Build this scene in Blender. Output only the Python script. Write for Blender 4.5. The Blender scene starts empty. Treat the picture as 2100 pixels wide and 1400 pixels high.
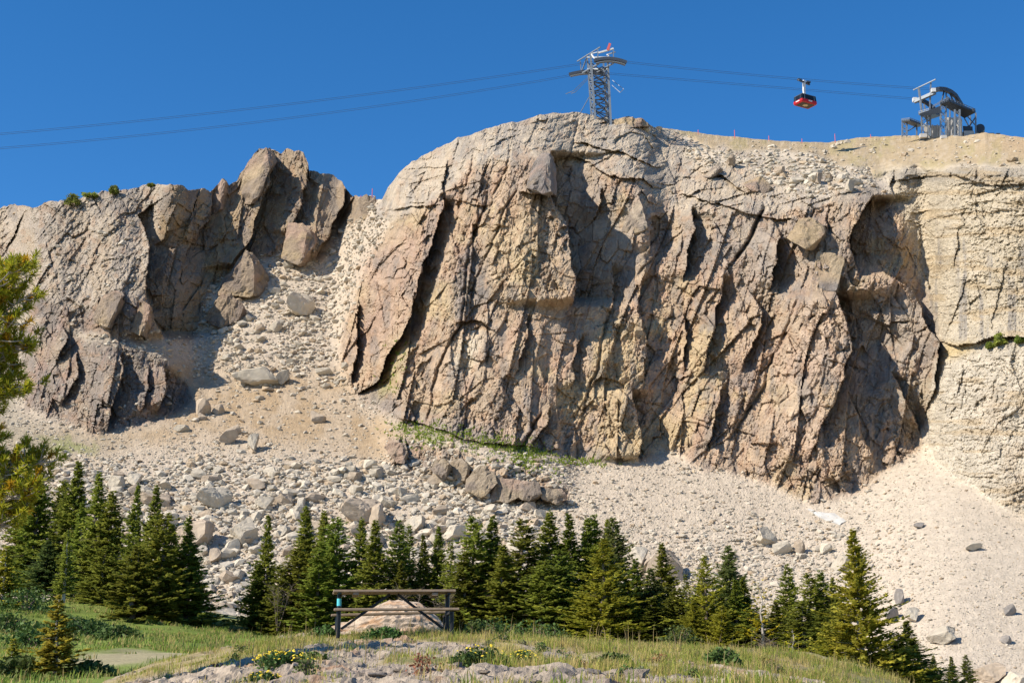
import bpy, bmesh, math, random
import numpy as np
from mathutils import Vector, Matrix

random.seed(7); RNG = np.random.default_rng(7)
SC = bpy.context.scene
COL = SC.collection
R = math.radians

# ---------------------------------------------------------------- camera, sky, sun, exposure
F_PX = 2885.0; PITCH = R(14.0)
cam_d = bpy.data.cameras.new('camera'); cam = bpy.data.objects.new('camera', cam_d); COL.objects.link(cam)
cam_d.sensor_width = 36.0; cam_d.lens = 36.0*F_PX/2100.0; cam_d.clip_start = 0.3; cam_d.clip_end = 6000
cam.location = (0, 0, 0); cam.rotation_euler = (R(90)+PITCH, 0, 0)
SC.camera = cam
SUN = Vector((-0.69, -0.34, 0.65)).normalized()          # towards the sun
world = bpy.data.worlds.new('World'); SC.world = world; world.use_nodes = True
wn = world.node_tree.nodes; wl = world.node_tree.links
bg = wn['Background']
sky = wn.new('ShaderNodeTexSky'); sky.sky_type = 'NISHITA'; sky.sun_disc = False
sky.sun_elevation = math.asin(SUN.z); sky.sun_rotation = math.atan2(SUN.x, SUN.y)
sky.altitude = 3000; sky.air_density = 1.0; sky.dust_density = 0.15; sky.ozone_density = 3.0
hs = wn.new('ShaderNodeHueSaturation'); hs.inputs['Saturation'].default_value = 1.29; hs.inputs['Value'].default_value = 1.0
wl.new(sky.outputs[0], hs.inputs['Color']); wl.new(hs.outputs[0], bg.inputs[0]); bg.inputs[1].default_value = 0.124
sl = bpy.data.lights.new('sun', 'SUN'); sl.energy = 5.0; sl.angle = R(0.5); sl.color = (1.0, 0.91, 0.78)
so = bpy.data.objects.new('sun', sl); COL.objects.link(so); so.rotation_euler = SUN.to_track_quat('Z', 'Y').to_euler()
so.location = (-200, -100, 300)
SC.view_settings.view_transform = 'Standard'; SC.view_settings.look = 'None'
SC.view_settings.gamma = 1.0; SC.view_settings.exposure = 0.62; SC.view_settings.use_curve_mapping = False

# ---------------------------------------------------------------- pixel rays (photo is 2100 x 1400)
CP, SP = math.cos(PITCH), math.sin(PITCH)
def ray(u, v):
    xc = (np.asarray(u, float)-1050.0)/F_PX; yc = (700.0-np.asarray(v, float))/F_PX
    dy = CP - yc*SP
    return xc/dy, (SP + yc*CP)/dy                         # x/y and z/y
def W(u, v, d):
    a, b = ray(u, v)
    return Vector((float(a)*d, float(d), float(b)*d))
def PXM(d): return d/F_PX                                 # metres per photo pixel at distance d

# ---------------------------------------------------------------- numpy noise
def _h(ix, iy, s):
    n = (ix.astype(np.int64)*374761393 + iy.astype(np.int64)*668265263 + s*974634777) & 0x7fffffff
    n = ((n ^ (n >> 13))*1274126177) & 0x7fffffff
    n = ((n ^ (n >> 16))*668265263) & 0x7fffffff
    return ((n ^ (n >> 15)) & 0xffffff)/float(0xffffff)
def vnoise(x, y, s=0):
    ix = np.floor(x); iy = np.floor(y); fx = x-ix; fy = y-iy
    fx = fx*fx*(3-2*fx); fy = fy*fy*(3-2*fy)
    a = _h(ix, iy, s); b = _h(ix+1, iy, s); c = _h(ix, iy+1, s); d = _h(ix+1, iy+1, s)
    return (a+(b-a)*fx)*(1-fy) + (c+(d-c)*fx)*fy
def fbm(x, y, s=0, o=4):
    t = 0; a = .5; n = 0
    for k in range(o):
        t = t + a*vnoise(x*2**k, y*2**k, s+k*17); n += a; a *= .5
    return t/n*2-1
def voro(x, y, s=0):
    """planar-facet cells: per cell offset, tilt and edge distance"""
    ix = np.floor(x); iy = np.floor(y)
    f1 = np.full(x.shape, 9.); f2 = np.full(x.shape, 9.)
    off = np.zeros(x.shape); gx = np.zeros(x.shape); gy = np.zeros(x.shape); cx = np.zeros(x.shape); cy = np.zeros(x.shape)
    for dx in (-1, 0, 1):
        for dy in (-1, 0, 1):
            jx = ix+dx; jy = iy+dy
            px = jx+_h(jx, jy, s); py = jy+_h(jx, jy, s+1)
            d = (px-x)**2+(py-y)**2
            m = d < f1
            f2 = np.where(m, f1, np.minimum(f2, d)); f1 = np.where(m, d, f1)
            off = np.where(m, _h(jx, jy, s+2), off); gx = np.where(m, _h(jx, jy, s+3), gx); gy = np.where(m, _h(jx, jy, s+4), gy)
            cx = np.where(m, px, cx); cy = np.where(m, py, cy)
    return off*2-1, gx*2-1, gy*2-1, x-cx, y-cy, np.sqrt(f2)-np.sqrt(f1)
def facets(U, V, size, aspect, ang, s, tilt=1.0, warp=.35, crack=.5):
    """blocky fractured rock; ang = lean of the joints from the vertical, degrees (positive leans right at the top)"""
    ca, sa = math.cos(R(ang)), math.sin(R(ang))
    t = U*ca + V*sa; q = -U*sa + V*ca
    t = t/size; q = q/(size*aspect)
    t = t + .6*warp*fbm(t*.8, q*.8, s+50, 2); q = q + .6*warp*fbm(t*.8+9, q*.8+4, s+60, 2)
    o, gx, gy, dx, dy, e = voro(t, q, s)
    return .55*o + tilt*(gx*dx*1.1 + gy*dy*.9) - crack*np.clip(1-e/.09, 0, 1)
def saw(U, V, per, ang, s, aspect=2.5):
    """broken ribs: each climbs to the right and drops off, cut into lengths"""
    ca, sa = math.cos(R(ang)), math.sin(R(ang))
    t = (U*ca+V*sa)/per + .5*fbm(U/(per*2.2), V/(per*3.2), s, 2)
    q = (-U*sa+V*ca)/(per*aspect) + .5*fbm(U/(per*1.2), V/(per*2), s+9, 2)
    row = np.floor(q); t = t + _h(row, row*0+3, s+11)
    i = np.floor(t); f = t-i
    return (f-.5)*(.25+1.0*_h(i, row, s+12)) + .35*(_h(i, row, s+13)-.5)
def sstep(a, b, x):
    t = np.clip((x-a)/(b-a), 0, 1); return t*t*(3-2*t)

# ---------------------------------------------------------------- object helpers
def link(o, parent=None):
    COL.objects.link(o)
    if parent is not None: o.parent = parent
    return o
def tag(o, label=None, cat=None, group=None, kind=None):
    if label: o['label'] = label
    if cat: o['category'] = cat
    if group: o['group'] = group
    if kind: o['kind'] = kind
    return o
def empty(name, loc=(0, 0, 0), rz=0):
    o = bpy.data.objects.new(name, None); o.location = loc; o.rotation_euler = (0, 0, rz); o.empty_display_size = .3
    return link(o)
def np_mesh(name, V, faces, mats, col=None, smooth=False, cname='Col'):
    """V (n,3); faces (m,k) array or list of arrays of different k"""
    me = bpy.data.meshes.new(name)
    fl = faces if isinstance(faces, list) else [faces]
    fl = [np.asarray(f, np.int32) for f in fl if len(f)]
    V = np.asarray(V, np.float32)
    me.vertices.add(len(V)); me.vertices.foreach_set('co', V.ravel())
    nl = sum(f.size for f in fl); npoly = sum(len(f) for f in fl)
    me.loops.add(nl); me.loops.foreach_set('vertex_index', np.concatenate([f.ravel() for f in fl]))
    me.polygons.add(npoly)
    tot = np.concatenate([np.full(len(f), f.shape[1], np.int32) for f in fl])
    st = np.concatenate([[0], np.cumsum(tot)[:-1]]).astype(np.int32)
    me.polygons.foreach_set('loop_start', st); me.polygons.foreach_set('loop_total', tot)
    me.polygons.foreach_set('use_smooth', np.full(npoly, smooth))
    me.update(calc_edges=True)
    if col is not None:
        a = me.color_attributes.new(cname, 'FLOAT_COLOR', 'POINT')
        c = np.ones((len(V), 4), np.float32); c[:, :3] = col; a.data.foreach_set('color', c.ravel())
    for m in (mats if isinstance(mats, (list, tuple)) else [mats]): me.materials.append(m)
    return me
class MB:
    """collects boxes, bars, tubes; build() links them as one mesh object"""
    def __init__(s): s.v = []; s.f = []
    def add(s, vs, fs):
        n = len(s.v); s.v += [tuple(v) for v in vs]; s.f += [tuple(i+n for i in f) for f in fs]
    def box(s, c, d, M=None):
        x, y, z = d[0]/2, d[1]/2, d[2]/2
        vs = [Vector((a*x, b*y, e*z)) for a in (-1, 1) for b in (-1, 1) for e in (-1, 1)]
        if M is not None: vs = [M @ v for v in vs]
        s.add([v+Vector(c) for v in vs], [(0, 1, 3, 2), (4, 6, 7, 5), (0, 4, 5, 1), (2, 3, 7, 6), (0, 2, 6, 4), (1, 5, 7, 3)])
    def bar(s, a, b, w, h=None):
        a = Vector(a); b = Vector(b); h = h or w
        z = (b-a).normalized(); up = Vector((0, 0, 1)) if abs(z.z) < .95 else Vector((0, 1, 0))
        x = z.cross(up).normalized(); y = x.cross(z)
        vs = [p + x*sx*w/2 + y*sy*h/2 for p in (a, b) for sx, sy in ((-1, -1), (1, -1), (1, 1), (-1, 1))]
        s.add(vs, [(3, 2, 1, 0), (4, 5, 6, 7), (0, 1, 5, 4), (1, 2, 6, 5), (2, 3, 7, 6), (3, 0, 4, 7)])
    def tube(s, pts, rad, n=8):
        pts = [Vector(p) for p in pts]; rad = rad if isinstance(rad, (list, tuple)) else [rad]*len(pts)
        vs = []; fs = []
        for i, p in enumerate(pts):
            z = (pts[min(i+1, len(pts)-1)]-pts[max(i-1, 0)]).normalized()
            up = Vector((0, 0, 1)) if abs(z.z) < .9 else Vector((0, 1, 0))
            x = z.cross(up).normalized(); y = x.cross(z)
            for k in range(n):
                a = 2*math.pi*k/n; vs.append(p + (x*math.cos(a)+y*math.sin(a))*rad[i])
        for i in range(len(pts)-1):
            for k in range(n):
                k2 = (k+1) % n; fs.append((i*n+k, i*n+k2, (i+1)*n+k2, (i+1)*n+k))
        fs.append(tuple(range(n-1, -1, -1))); fs.append(tuple((len(pts)-1)*n+k for k in range(n)))
        s.add(vs, fs)
    def build(s, name, mat, parent=None, bevel=0, smooth=False):
        me = bpy.data.meshes.new(name); me.from_pydata([tuple(v) for v in s.v], [], s.f); me.update()
        me.materials.append(mat)
        if bevel:
            bm = bmesh.new(); bm.from_mesh(me)
            bmesh.ops.bevel(bm, geom=list(bm.edges), offset=bevel, segments=1, affect='EDGES'); bm.to_mesh(me); bm.free()
        if smooth: me.polygons.foreach_set('use_smooth', [True]*len(me.polygons))
        o = bpy.data.objects.new(name, me)
        link(o, parent)
        if parent is not None: o.matrix_parent_inverse = Matrix.Identity(4)
        return o

# ---------------------------------------------------------------- materials
def mat_new(name):
    m = bpy.data.materials.new(name); m.use_nodes = True
    return m, m.node_tree.nodes, m.node_tree.links, m.node_tree.nodes['Principled BSDF']
def mat_plain(name, c, rough=.7, metal=0, var=.15, scale=3.0, bump=0.0):
    m, N, L, B = mat_new(name)
    B.inputs['Roughness'].default_value = rough; B.inputs['Metallic'].default_value = metal
    B.inputs['Specular IOR Level'].default_value = .3
    tc = N.new('ShaderNodeTexCoord'); nz = N.new('ShaderNodeTexNoise'); nz.inputs['Scale'].default_value = scale; nz.inputs['Detail'].default_value = 6
    L.new(tc.outputs['Object'], nz.inputs['Vector'])
    mx = N.new('ShaderNodeMixRGB'); mx.inputs[1].default_value = (*[x*(1-var) for x in c], 1); mx.inputs[2].default_value = (*[min(1, x*(1+var)) for x in c], 1)
    L.new(nz.outputs[0], mx.inputs[0]); L.new(mx.outputs[0], B.inputs['Base Color'])
    if bump:
        b = N.new('ShaderNodeBump'); b.inputs['Strength'].default_value = .6; b.inputs['Distance'].default_value = bump
        L.new(nz.outputs[0], b.inputs['Height']); L.new(b.outputs[0], B.inputs['Normal'])
    return m
def mat_rock(name, base=None, s1=.5, s2=3.0, bump=.25, var=.3, rand=0.0, coords='Object'):
    """rock: vertex colour (or base colour) broken up by grain, stains and fine relief"""
    m, N, L, B = mat_new(name)
    B.inputs['Roughness'].default_value = .95; B.inputs['Specular IOR Level'].default_value = .12
    if base is None:
        a = N.new('ShaderNodeVertexColor'); a.layer_name = 'Col'; csrc = a.outputs[0]
    else:
        a = N.new('ShaderNodeRGB'); a.outputs[0].default_value = (*base, 1); csrc = a.outputs[0]
    tc = N.new('ShaderNodeTexCoord')
    n1 = N.new('ShaderNodeTexNoise'); n1.inputs['Scale'].default_value = s1; n1.inputs['Detail'].default_value = 8; n1.inputs['Roughness'].default_value = .65
    n2 = N.new('ShaderNodeTexNoise'); n2.inputs['Scale'].default_value = s2; n2.inputs['Detail'].default_value = 6; n2.inputs['Roughness'].default_value = .7
    for n in (n1, n2): L.new(tc.outputs[coords], n.inputs['Vector'])
    ad = N.new('ShaderNodeMath'); ad.operation = 'ADD'; L.new(n1.outputs[0], ad.inputs[0]); L.new(n2.outputs[0], ad.inputs[1])
    mr = N.new('ShaderNodeMapRange'); mr.inputs[1].default_value = .65; mr.inputs[2].default_value = 1.35
    mr.inputs[3].default_value = 1-var; mr.inputs[4].default_value = 1+var
    L.new(ad.outputs[0], mr.inputs[0]); val = mr.outputs[0]
    if rand:
        oi = N.new('ShaderNodeObjectInfo'); r2 = N.new('ShaderNodeMapRange'); r2.inputs[3].default_value = 1-rand; r2.inputs[4].default_value = 1+rand*.6
        L.new(oi.outputs['Random'], r2.inputs[0]); mu = N.new('ShaderNodeMath'); mu.operation = 'MULTIPLY'
        L.new(val, mu.inputs[0]); L.new(r2.outputs[0], mu.inputs[1]); val = mu.outputs[0]
    vm = N.new('ShaderNodeVectorMath'); vm.operation = 'SCALE'; L.new(csrc, vm.inputs[0]); L.new(val, vm.inputs['Scale'])
    L.new(vm.outputs[0], B.inputs['Base Color'])
    b = N.new('ShaderNodeBump'); b.inputs['Strength'].default_value = .8; b.inputs['Distance'].default_value = bump
    L.new(ad.outputs[0], b.inputs['Height']); L.new(b.outputs[0], B.inputs['Normal'])
    return m
def mat_leaf(name, c, var=.35, trans=.25, hue=.03):
    """foliage: per-spray vertex value, per-tree shift, some light through the needles"""
    m, N, L, B = mat_new(name)
    B.inputs['Roughness'].default_value = .6; B.inputs['Specular IOR Level'].default_value = .2
    a = N.new('ShaderNodeVertexColor'); a.layer_name = 'Col'
    rgb = N.new('ShaderNodeRGB'); rgb.outputs[0].default_value = (*c, 1)
    mu = N.new('ShaderNodeMixRGB'); mu.blend_type = 'MULTIPLY'; mu.inputs[0].default_value = 1
    L.new(rgb.outputs[0], mu.inputs[1]); L.new(a.outputs[0], mu.inputs[2])
    oi = N.new('ShaderNodeObjectInfo')
    h = N.new('ShaderNodeHueSaturation')
    r1 = N.new('ShaderNodeMapRange'); r1.inputs[3].default_value = .5-hue; r1.inputs[4].default_value = .5+hue; L.new(oi.outputs['Random'], r1.inputs[0]); L.new(r1.outputs[0], h.inputs['Hue'])
    fr = N.new('ShaderNodeMath'); fr.operation = 'MULTIPLY'; fr.inputs[1].default_value = 7.31; L.new(oi.outputs['Random'], fr.inputs[0])
    f2 = N.new('ShaderNodeMath'); f2.operation = 'FRACT'; L.new(fr.outputs[0], f2.inputs[0])
    r2 = N.new('ShaderNodeMapRange'); r2.inputs[3].default_value = 1-var; r2.inputs[4].default_value = 1+var; L.new(f2.outputs[0], r2.inputs[0]); L.new(r2.outputs[0], h.inputs['Value'])
    L.new(mu.outputs[0], h.inputs['Color']); L.new(h.outputs[0], B.inputs['Base Color'])
    t = N.new('ShaderNodeBsdfTranslucent'); L.new(h.outputs[0], t.inputs[0])
    mx = N.new('ShaderNodeMixShader'); mx.inputs[0].default_value = trans
    L.new(B.outputs[0], mx.inputs[1]); L.new(t.outputs[0], mx.inputs[2]); L.new(mx.outputs[0], N['Material Output'].inputs[0])
    return m
M_cliff = mat_rock('cliff_rock', None, .30, 1.7, 1.1, .36)
M_scree = mat_rock('scree', None, .5, 2.6, .35, .28)
M_rub = mat_rock('rubble_rock', None, 1.0, 4.0, .1, .22)
M_bould = mat_rock('boulder_rock', (.455, .40, .315), .35, 2.0, .3, .26, .16)
M_bould_t = mat_rock('tan_boulder_rock', (.37, .30, .225), .35, 2.0, .3, .3, .15)
M_bould_d = mat_rock('dark_boulder_rock', (.25, .225, .20), .5, 3.0, .1, .25)
M_slab = mat_rock('slab_rock', (.37, .285, .21), .2, 1.4, .35, .34, .15)
M_slab_g = mat_rock('grey_slab_rock', (.27, .235, .205), .2, 1.4, .3, .3, .1)
M_ground = mat_rock('meadow_ground', None, .6, 5.0, .08, .3)
M_knoll = mat_rock('knoll_ground', None, 1.8, 14.0, .05, .38)
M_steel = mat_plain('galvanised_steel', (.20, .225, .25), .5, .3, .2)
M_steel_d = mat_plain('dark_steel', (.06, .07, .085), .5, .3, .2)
M_white = mat_plain('white_paint', (.58, .58, .57), .5, 0, .08)
M_red = mat_plain('red_paint', (.42, .012, .018), .4, 0, .08)
M_pinkred = mat_plain('faded_red_paint', (.60, .12, .11), .6, 0, .1)
M_blackglass = mat_plain('dark_window_glass', (.012, .014, .018), .08, 0, .1)
M_under = mat_plain('cabin_underside', (.07, .06, .055), .6, 0, .2)
M_conc = mat_plain('concrete', (.45, .43, .40), .9, 0, .2, .8, .03)
M_cable = mat_plain('cable_steel', (.05, .06, .075), .5, .4, .1)
M_bark = mat_plain('bark', (.17, .13, .10), .95, 0, .35, 6, .03)
M_bark_g = mat_plain('grey_bark', (.36, .32, .28), .95, 0, .3, 6, .03)
M_fir = mat_leaf('fir_needles', (.20, .24, .046), .26, .46, .02)
M_spr = mat_leaf('spruce_needles', (.31, .31, .045), .15, .46)
M_blue = mat_leaf('bluish_fir_needles', (.16, .20, .07), .2, .42)
M_pine = mat_leaf('pine_needles', (.44, .40, .03), .12, .42)
M_grass = mat_leaf('grass_blades', (1, 1, 1), .0, .3, 0)
M_shrub = mat_leaf('shrub_leaves', (.075, .12, .028), .25, .25)
M_flower = mat_plain('yellow_petals', (.62, .46, .03), .7, 0, .2)
M_snow = mat_plain('old_snow', (.47, .455, .42), .8, 0, .25, .6, .05)

# ================================================================ MOUNTAIN
CU0, CV0, CS = -300, 190, 3.0
cu = np.arange(CU0, 2420, CS); cv = np.arange(CV0, 1450, CS)
CUg, CVg = np.meshgrid(cu, cv)
def poly(pts, blur=6, jit=8):
    """blurred polygon mask on the coarse map"""
    x = CUg + jit*fbm(CUg/40, CVg/40, 5, 3); y = CVg + jit*fbm(CUg/40+30, CVg/40, 6, 3)
    ins = np.zeros(x.shape, bool); n = len(pts)
    for i in range(n):
        x1, y1 = pts[i]; x2, y2 = pts[(i+1) % n]
        if y1 == y2: continue
        c = ((y1 > y) != (y2 > y)) & (x < (x2-x1)*(y-y1)/(y2-y1)+x1); ins ^= c
    m = ins.astype(float); k = max(1, int(blur/CS))
    for _ in range(2):
        for ax in (0, 1):
            p = np.pad(m, [(k, k) if a == ax else (0, 0) for a in (0, 1)], 'edge'); c = np.cumsum(p, ax)
            w = 2*k+1
            z = np.zeros([1 if a == ax else m.shape[a] for a in (0, 1)])
            c = np.concatenate([z, c], ax)
            m = (np.take(c, range(w, c.shape[ax]), ax)-np.take(c, range(0, c.shape[ax]-w), ax))/w
    return m
SKYL = [(-320,452),(-100,440),(0,428),(30,420),(75,425),(100,415),(130,410),(165,405),(200,395),(250,388),(290,382),(330,376),(370,378),(385,390),(410,386),(430,392),
        (440,384),(455,366),(464,372),(470,382),(486,370),(492,356),(502,345),(520,313),(545,303),(562,304),(576,314),(600,305),(622,315),(633,337),(634,350),(656,355),(680,357),(702,374),(712,392),(725,405),(745,402),(775,408),(783,410),(795,385),(812,362),(845,330),(880,312),(920,292),(950,280),(985,270),
        (1000,263),(1030,253),(1060,250),(1100,238),(1140,232),(1190,230),(1215,237),(1250,245),(1290,240),(1320,248),(1340,260),(1400,268),(1450,275),(1550,285),(1640,292),
        (1700,292),(1760,282),(1850,278),(1900,278),(1980,279),(2020,272),(2060,277),(2100,282),(2420,300)]
TOE = [(-320,960),(60,900),(200,885),(330,850),(400,760),(560,700),(680,790),(740,812),(820,860),(960,905),(1080,925),(1200,945),(1320,940),(1360,915),(1440,955),(1540,975),(1680,1030),(1760,1000),(1880,915),(1930,960),(2000,1000),(2100,1050),(2420,1150)]
P_cliff = [(742,812),(820,862),(960,908),(1080,928),(1200,948),(1322,942),(1360,912),(1440,958),(1540,978),(1680,1032),(1760,1003),(1885,918),(1935,700),(1850,430),(1800,395),(1600,430),(1400,430),(1300,360),(1130,320),(1000,320),(900,390),(800,450),(745,560),(700,700),(715,800)]
P_dome = [(760,430),(795,380),(880,300),(1060,240),(1190,200),(1340,240),(1480,270),(1560,330),(1800,390),(1800,400),(1600,436),(1400,436),(1300,366),(1130,326),(1000,326),(900,396),(800,460)]
P_wall = [(1810,345),(2420,350),(2420,1180),(2100,1055),(2000,1003),(1925,955),(1890,900),(1925,700),(1850,440)]
P_plat = [(1330,200),(2420,200),(2420,352),(1950,346),(1800,352),(1700,330),(1560,310),(1420,285),(1340,262)]
P_scar = [(1290,255),(1420,285),(1560,315),(1700,335),(1800,352),(1810,400),(1640,395),(1500,345),(1400,300)]
P_left = [(-320,400),(370,360),(400,395),(300,470),(318,510),(300,590),(250,620),(100,640),(-320,660)]
P_cove = [(350,375),(470,350),(500,290),(640,280),(720,360),(745,400),(750,440),(700,470),(660,540),(560,520),(480,560),(430,600),(400,700),(330,690),(290,600),(315,500)]
P_out1 = [(60,600),(150,640),(250,600),(310,620),(320,700),(250,700),(150,670),(60,650)]
P_out2 = [(40,680),(110,650),(180,700),(260,710),(340,740),(400,820),(330,860),(200,890),(60,840)]
P_gully = [(400,560),(560,500),(720,420),(800,420),(740,560),(700,700),(712,800),(640,800),(400,790),(330,700)]
P_lowout = [(780,900),(840,900),(950,930),(1080,960),(1165,1000),(1160,1030),(1000,1030),(900,990),(800,950)]
mk = {k: poly(p) for k, p in dict(cliff=P_cliff, dome=P_dome, wall=P_wall, plat=P_plat, scar=P_scar, left=P_left, cove=P_cove, out1=P_out1, out2=P_out2, gully=P_gully, lowout=P_lowout).items()}; mk['scar'] = poly(P_scar, 3, 34); mk['plat'] = poly(P_plat, 3, 22)
# cotangent of the slope everywhere
cot = np.full(CUg.shape, 1.6) + .18*sstep(1450, 1850, CUg)
def lay(c, m, val): return c*(1-m) + val*m
cot = lay(cot, poly(P_gully, 24), 1.0); cot = lay(cot, mk['left'], .85); cot = lay(cot, mk['cove'], .35)
cot = lay(cot, mk['out1'], .5); cot = lay(cot, mk['out2'], .6); cot = lay(cot, mk['lowout'], .8)
cot = lay(cot, poly(P_wall, 12), .28); cot = lay(cot, poly(P_plat, 12), 1.75)
cot = lay(cot, poly(P_dome, 24), 1.05); cot = lay(cot, poly(P_cliff, 12), .36); cot = lay(cot, mk['scar'], 1.35)
cot = lay(cot, mk['plat'], 1.75)
NROW = 520
ucol = np.concatenate([np.arange(-300, -20, 10), np.arange(-20, 2120, 2.0), np.arange(2120, 2410, 10)])
NC = len(ucol)
vtop0 = np.interp(ucol, *zip(*SKYL)); vjit = 6*fbm(ucol/14, ucol*0+3.3, 71, 4)*np.interp(ucol, [0, 350, 700, 760, 900, 1300, 1500, 2100], [1.4, 1.2, 1.6, 1.2, .9, .6, .35, .4])
vbot = 1312 + 118*sstep(1430, 1800, ucol)
D0 = 270 - 40*sstep(1430, 2000, ucol)
T = np.linspace(0, 1, NROW)[:, None]
kk = np.exp(-np.linspace(-2, 2, 81)**2); kk /= kk.sum(); ue_ = np.arange(-400, 2520, 2.0)     # smooth crest for the rows; the true skyline is added near the top
vs_ = np.convolve(np.interp(ue_, *zip(*SKYL)), kk, 'same'); vs_[:50] = vs_[50]; vs_[-50:] = vs_[-50]
vtop1 = vtop0; vtop0 = np.interp(ucol, ue_, vs_); vdev = np.clip(vtop1-vtop0, -50, 50); vtop = vtop0
VV = vbot[None]*(1-T) + vtop0[None]*T; UU = np.repeat(ucol[None], NROW, 0)
def samp(m, U=None, V=None):
    U = UU if U is None else U; V = VV if V is None else V
    x = np.clip((U-CU0)/CS, 0, m.shape[1]-1.001); y = np.clip((V-CV0)/CS, 0, m.shape[0]-1.001)
    i = x.astype(int); j = y.astype(int); fx = x-i; fy = y-j
    return (m[j, i]*(1-fx)+m[j, i+1]*fx)*(1-fy) + (m[j+1, i]*(1-fx)+m[j+1, i+1]*fx)*fy
XR, TE = ray(UU, VV)
c_ = samp(cot)
q = np.log(np.maximum(1-c_[1:]*TE[:-1], .12)) - np.log(np.maximum(1-c_[1:]*TE[1:], .12))
DEP = np.vstack([D0[None], D0[None]*np.exp(np.cumsum(q, 0))])
def smooth_cols(a, n):
    for _ in range(2):
        p = np.pad(a, ((0, 0), (n, n)), 'edge'); c = np.cumsum(np.concatenate([np.zeros((a.shape[0], 1)), p], 1), 1)
        a = (c[:, 2*n+1:]-c[:, :-2*n-1])/(2*n+1)
    return a
DEP = smooth_cols(DEP, 9)
B = np.zeros(UU.shape)                                    # relief towards the camera, metres
def edge(pts, hL, LL, hR, LR, fade=26, wig=1.0, pw=1.0, low=None, top=None):
    """arete: surface climbs from the left up to the line, drops behind it and recovers"""
    global B
    pts = sorted(pts, key=lambda p: p[1]); pv = [p[1] for p in pts]; pu = [p[0] for p in pts]
    ue = np.interp(VV, pv, pu) + wig*(5*fbm(VV/18, VV*0+pu[0], 31, 3) + 9*fbm(VV/60, VV*0+pu[0], 37, 2))
    lf = low or fade
    t = sstep(pv[0]-fade*.3, pv[0]+(top or fade), VV)*(1-sstep(pv[-1]-lf, pv[-1]+fade*.3, VV))
    du = UU-ue
    b = np.where(du <= 0, hL*np.clip(1+du/LL, 0, 1)**pw, -hR*np.clip(1-du/LR, 0, 1))
    B = B + b*t
def crack(pts, w, d, fade=14, wig=1.0):
    global B
    pts = sorted(pts, key=lambda p: p[1]); pv = [p[1] for p in pts]; pu = [p[0] for p in pts]
    ue = np.interp(VV, pv, pu) + wig*(4*fbm(VV/14, VV*0+pu[0], 33, 3) + 5*fbm(VV/50, VV*0+pu[0], 39, 2))
    t = sstep(pv[0]-fade, pv[0]+fade, VV)*(1-sstep(pv[-1]-fade, pv[-1]+fade, VV))
    B = B - d*t*np.clip(1-np.abs(UU-ue)/w, 0, 1)
def ledge(pts, hU, LU, hD, LD, fade=26, wig=1.0):
    """overhanging lip along a level line: proud above, cut back below"""
    global B
    pts = sorted(pts); pu = [p[0] for p in pts]; pv = [p[1] for p in pts]
    ve = np.interp(UU, pu, pv) + wig*(4*fbm(UU/18, UU*0+pv[0], 41, 3) + 6*fbm(UU/60, UU*0+pv[0], 43, 2))
    t = sstep(pu[0]-fade, pu[0]+fade, UU)*(1-sstep(pu[-1]-fade, pu[-1]+fade, UU))
    dv = VV-ve
    B = B + t*np.where(dv <= 0, hU*np.clip(1+dv/LU, 0, 1), -hD*np.clip(1-dv/LD, 0, 1))
# --- main buttress
edge([(905,405),(900,440),(885,490),(872,540),(850,610),(825,690),(798,740),(765,785),(738,806)], 5, 75, 9, 42)
edge([(738,622),(732,680),(726,730),(722,792)], 4, 30, 5, 45)
edge([(920,330),(912,370),(905,405)], 2, 40, 3, 25)
edge([(1128,312),(1132,400),(1160,467),(1168,517),(1182,590),(1175,625)], 9, 190, 15, 150, 16)
edge([(1235,385),(1226,420),(1214,455)], 2.5, 40, 3, 28)
edge([(1328,440),(1335,480),(1330,520)], 3.5, 45, 4, 40)
edge([(1415,425),(1420,470),(1408,520),(1395,575)], 5, 60, 7, 60)
edge([(1485,560),(1478,620),(1465,690),(1440,760)], 4, 60, 4, 45)
edge([(1320,560),(1310,640),(1330,700),(1318,790)], 3, 60, 3.5, 40)
edge([(1290,800),(1305,840),(1318,905),(1315,945)], 5, 110, 7, 60, 18)
edge([(1400,640),(1410,700),(1405,760)], 3, 50, 3.5, 40)
edge([(1265,540),(1258,600),(1245,650)], 3, 50, 3, 40)
edge([(1085,640),(1078,700),(1055,770)], 2.5, 45, 2.5, 32)
edge([(1190,680),(1180,740),(1165,800)], 2.5, 55, 2.5, 35)
edge([(1130,830),(1120,870),(1080,915)], 2.5, 60, 3, 25)
edge([(1600,480),(1592,540),(1580,595)], 5, 60, 8, 60)
edge([(1540,600),(1560,640),(1545,715),(1520,760)], 3, 45, 4, 35)
edge([(1480,790),(1470,860),(1446,918)], 3, 55, 4.5, 40)
edge([(1710,597),(1735,650),(1748,705),(1734,762),(1712,828),(1675,895),(1655,975)], 11, 150, 11, 140, 20, low=300)
edge([(1733,810),(1765,870),(1790,930),(1780,975)], 3, 60, 3, 50, low=90)
edge([(1800,545),(1870,600),(1924,700),(1915,790),(1893,895)], 10, 150, 1, 14, 40, low=230)
edge([(1830,760),(1865,830),(1890,890)], 4, 60, 4, 30)
edge([(1795,402),(1772,432),(1752,472),(1742,512),(1762,575)], 6, 110, 18, 100, 14, low=60)
edge([(1700,440),(1695,480)], 2, 40, 3, 30)
crack([(1567,427),(1540,480),(1507,537)], 7, 5)
crack([(1000,400),(965,500),(945,660),(900,760),(873,862)], 5, 2.2)
crack([(1113,843),(1073,912)], 6, 3)
crack([(1047,300),(1040,350),(1010,400)], 4, 1.6); crack([(1185,250),(1170,310),(1150,340)], 4, 1.6)
crack([(975,310),(960,370),(935,440)], 4, 1.8); crack([(870,360),(845,400)], 4, 1.8)
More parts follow.
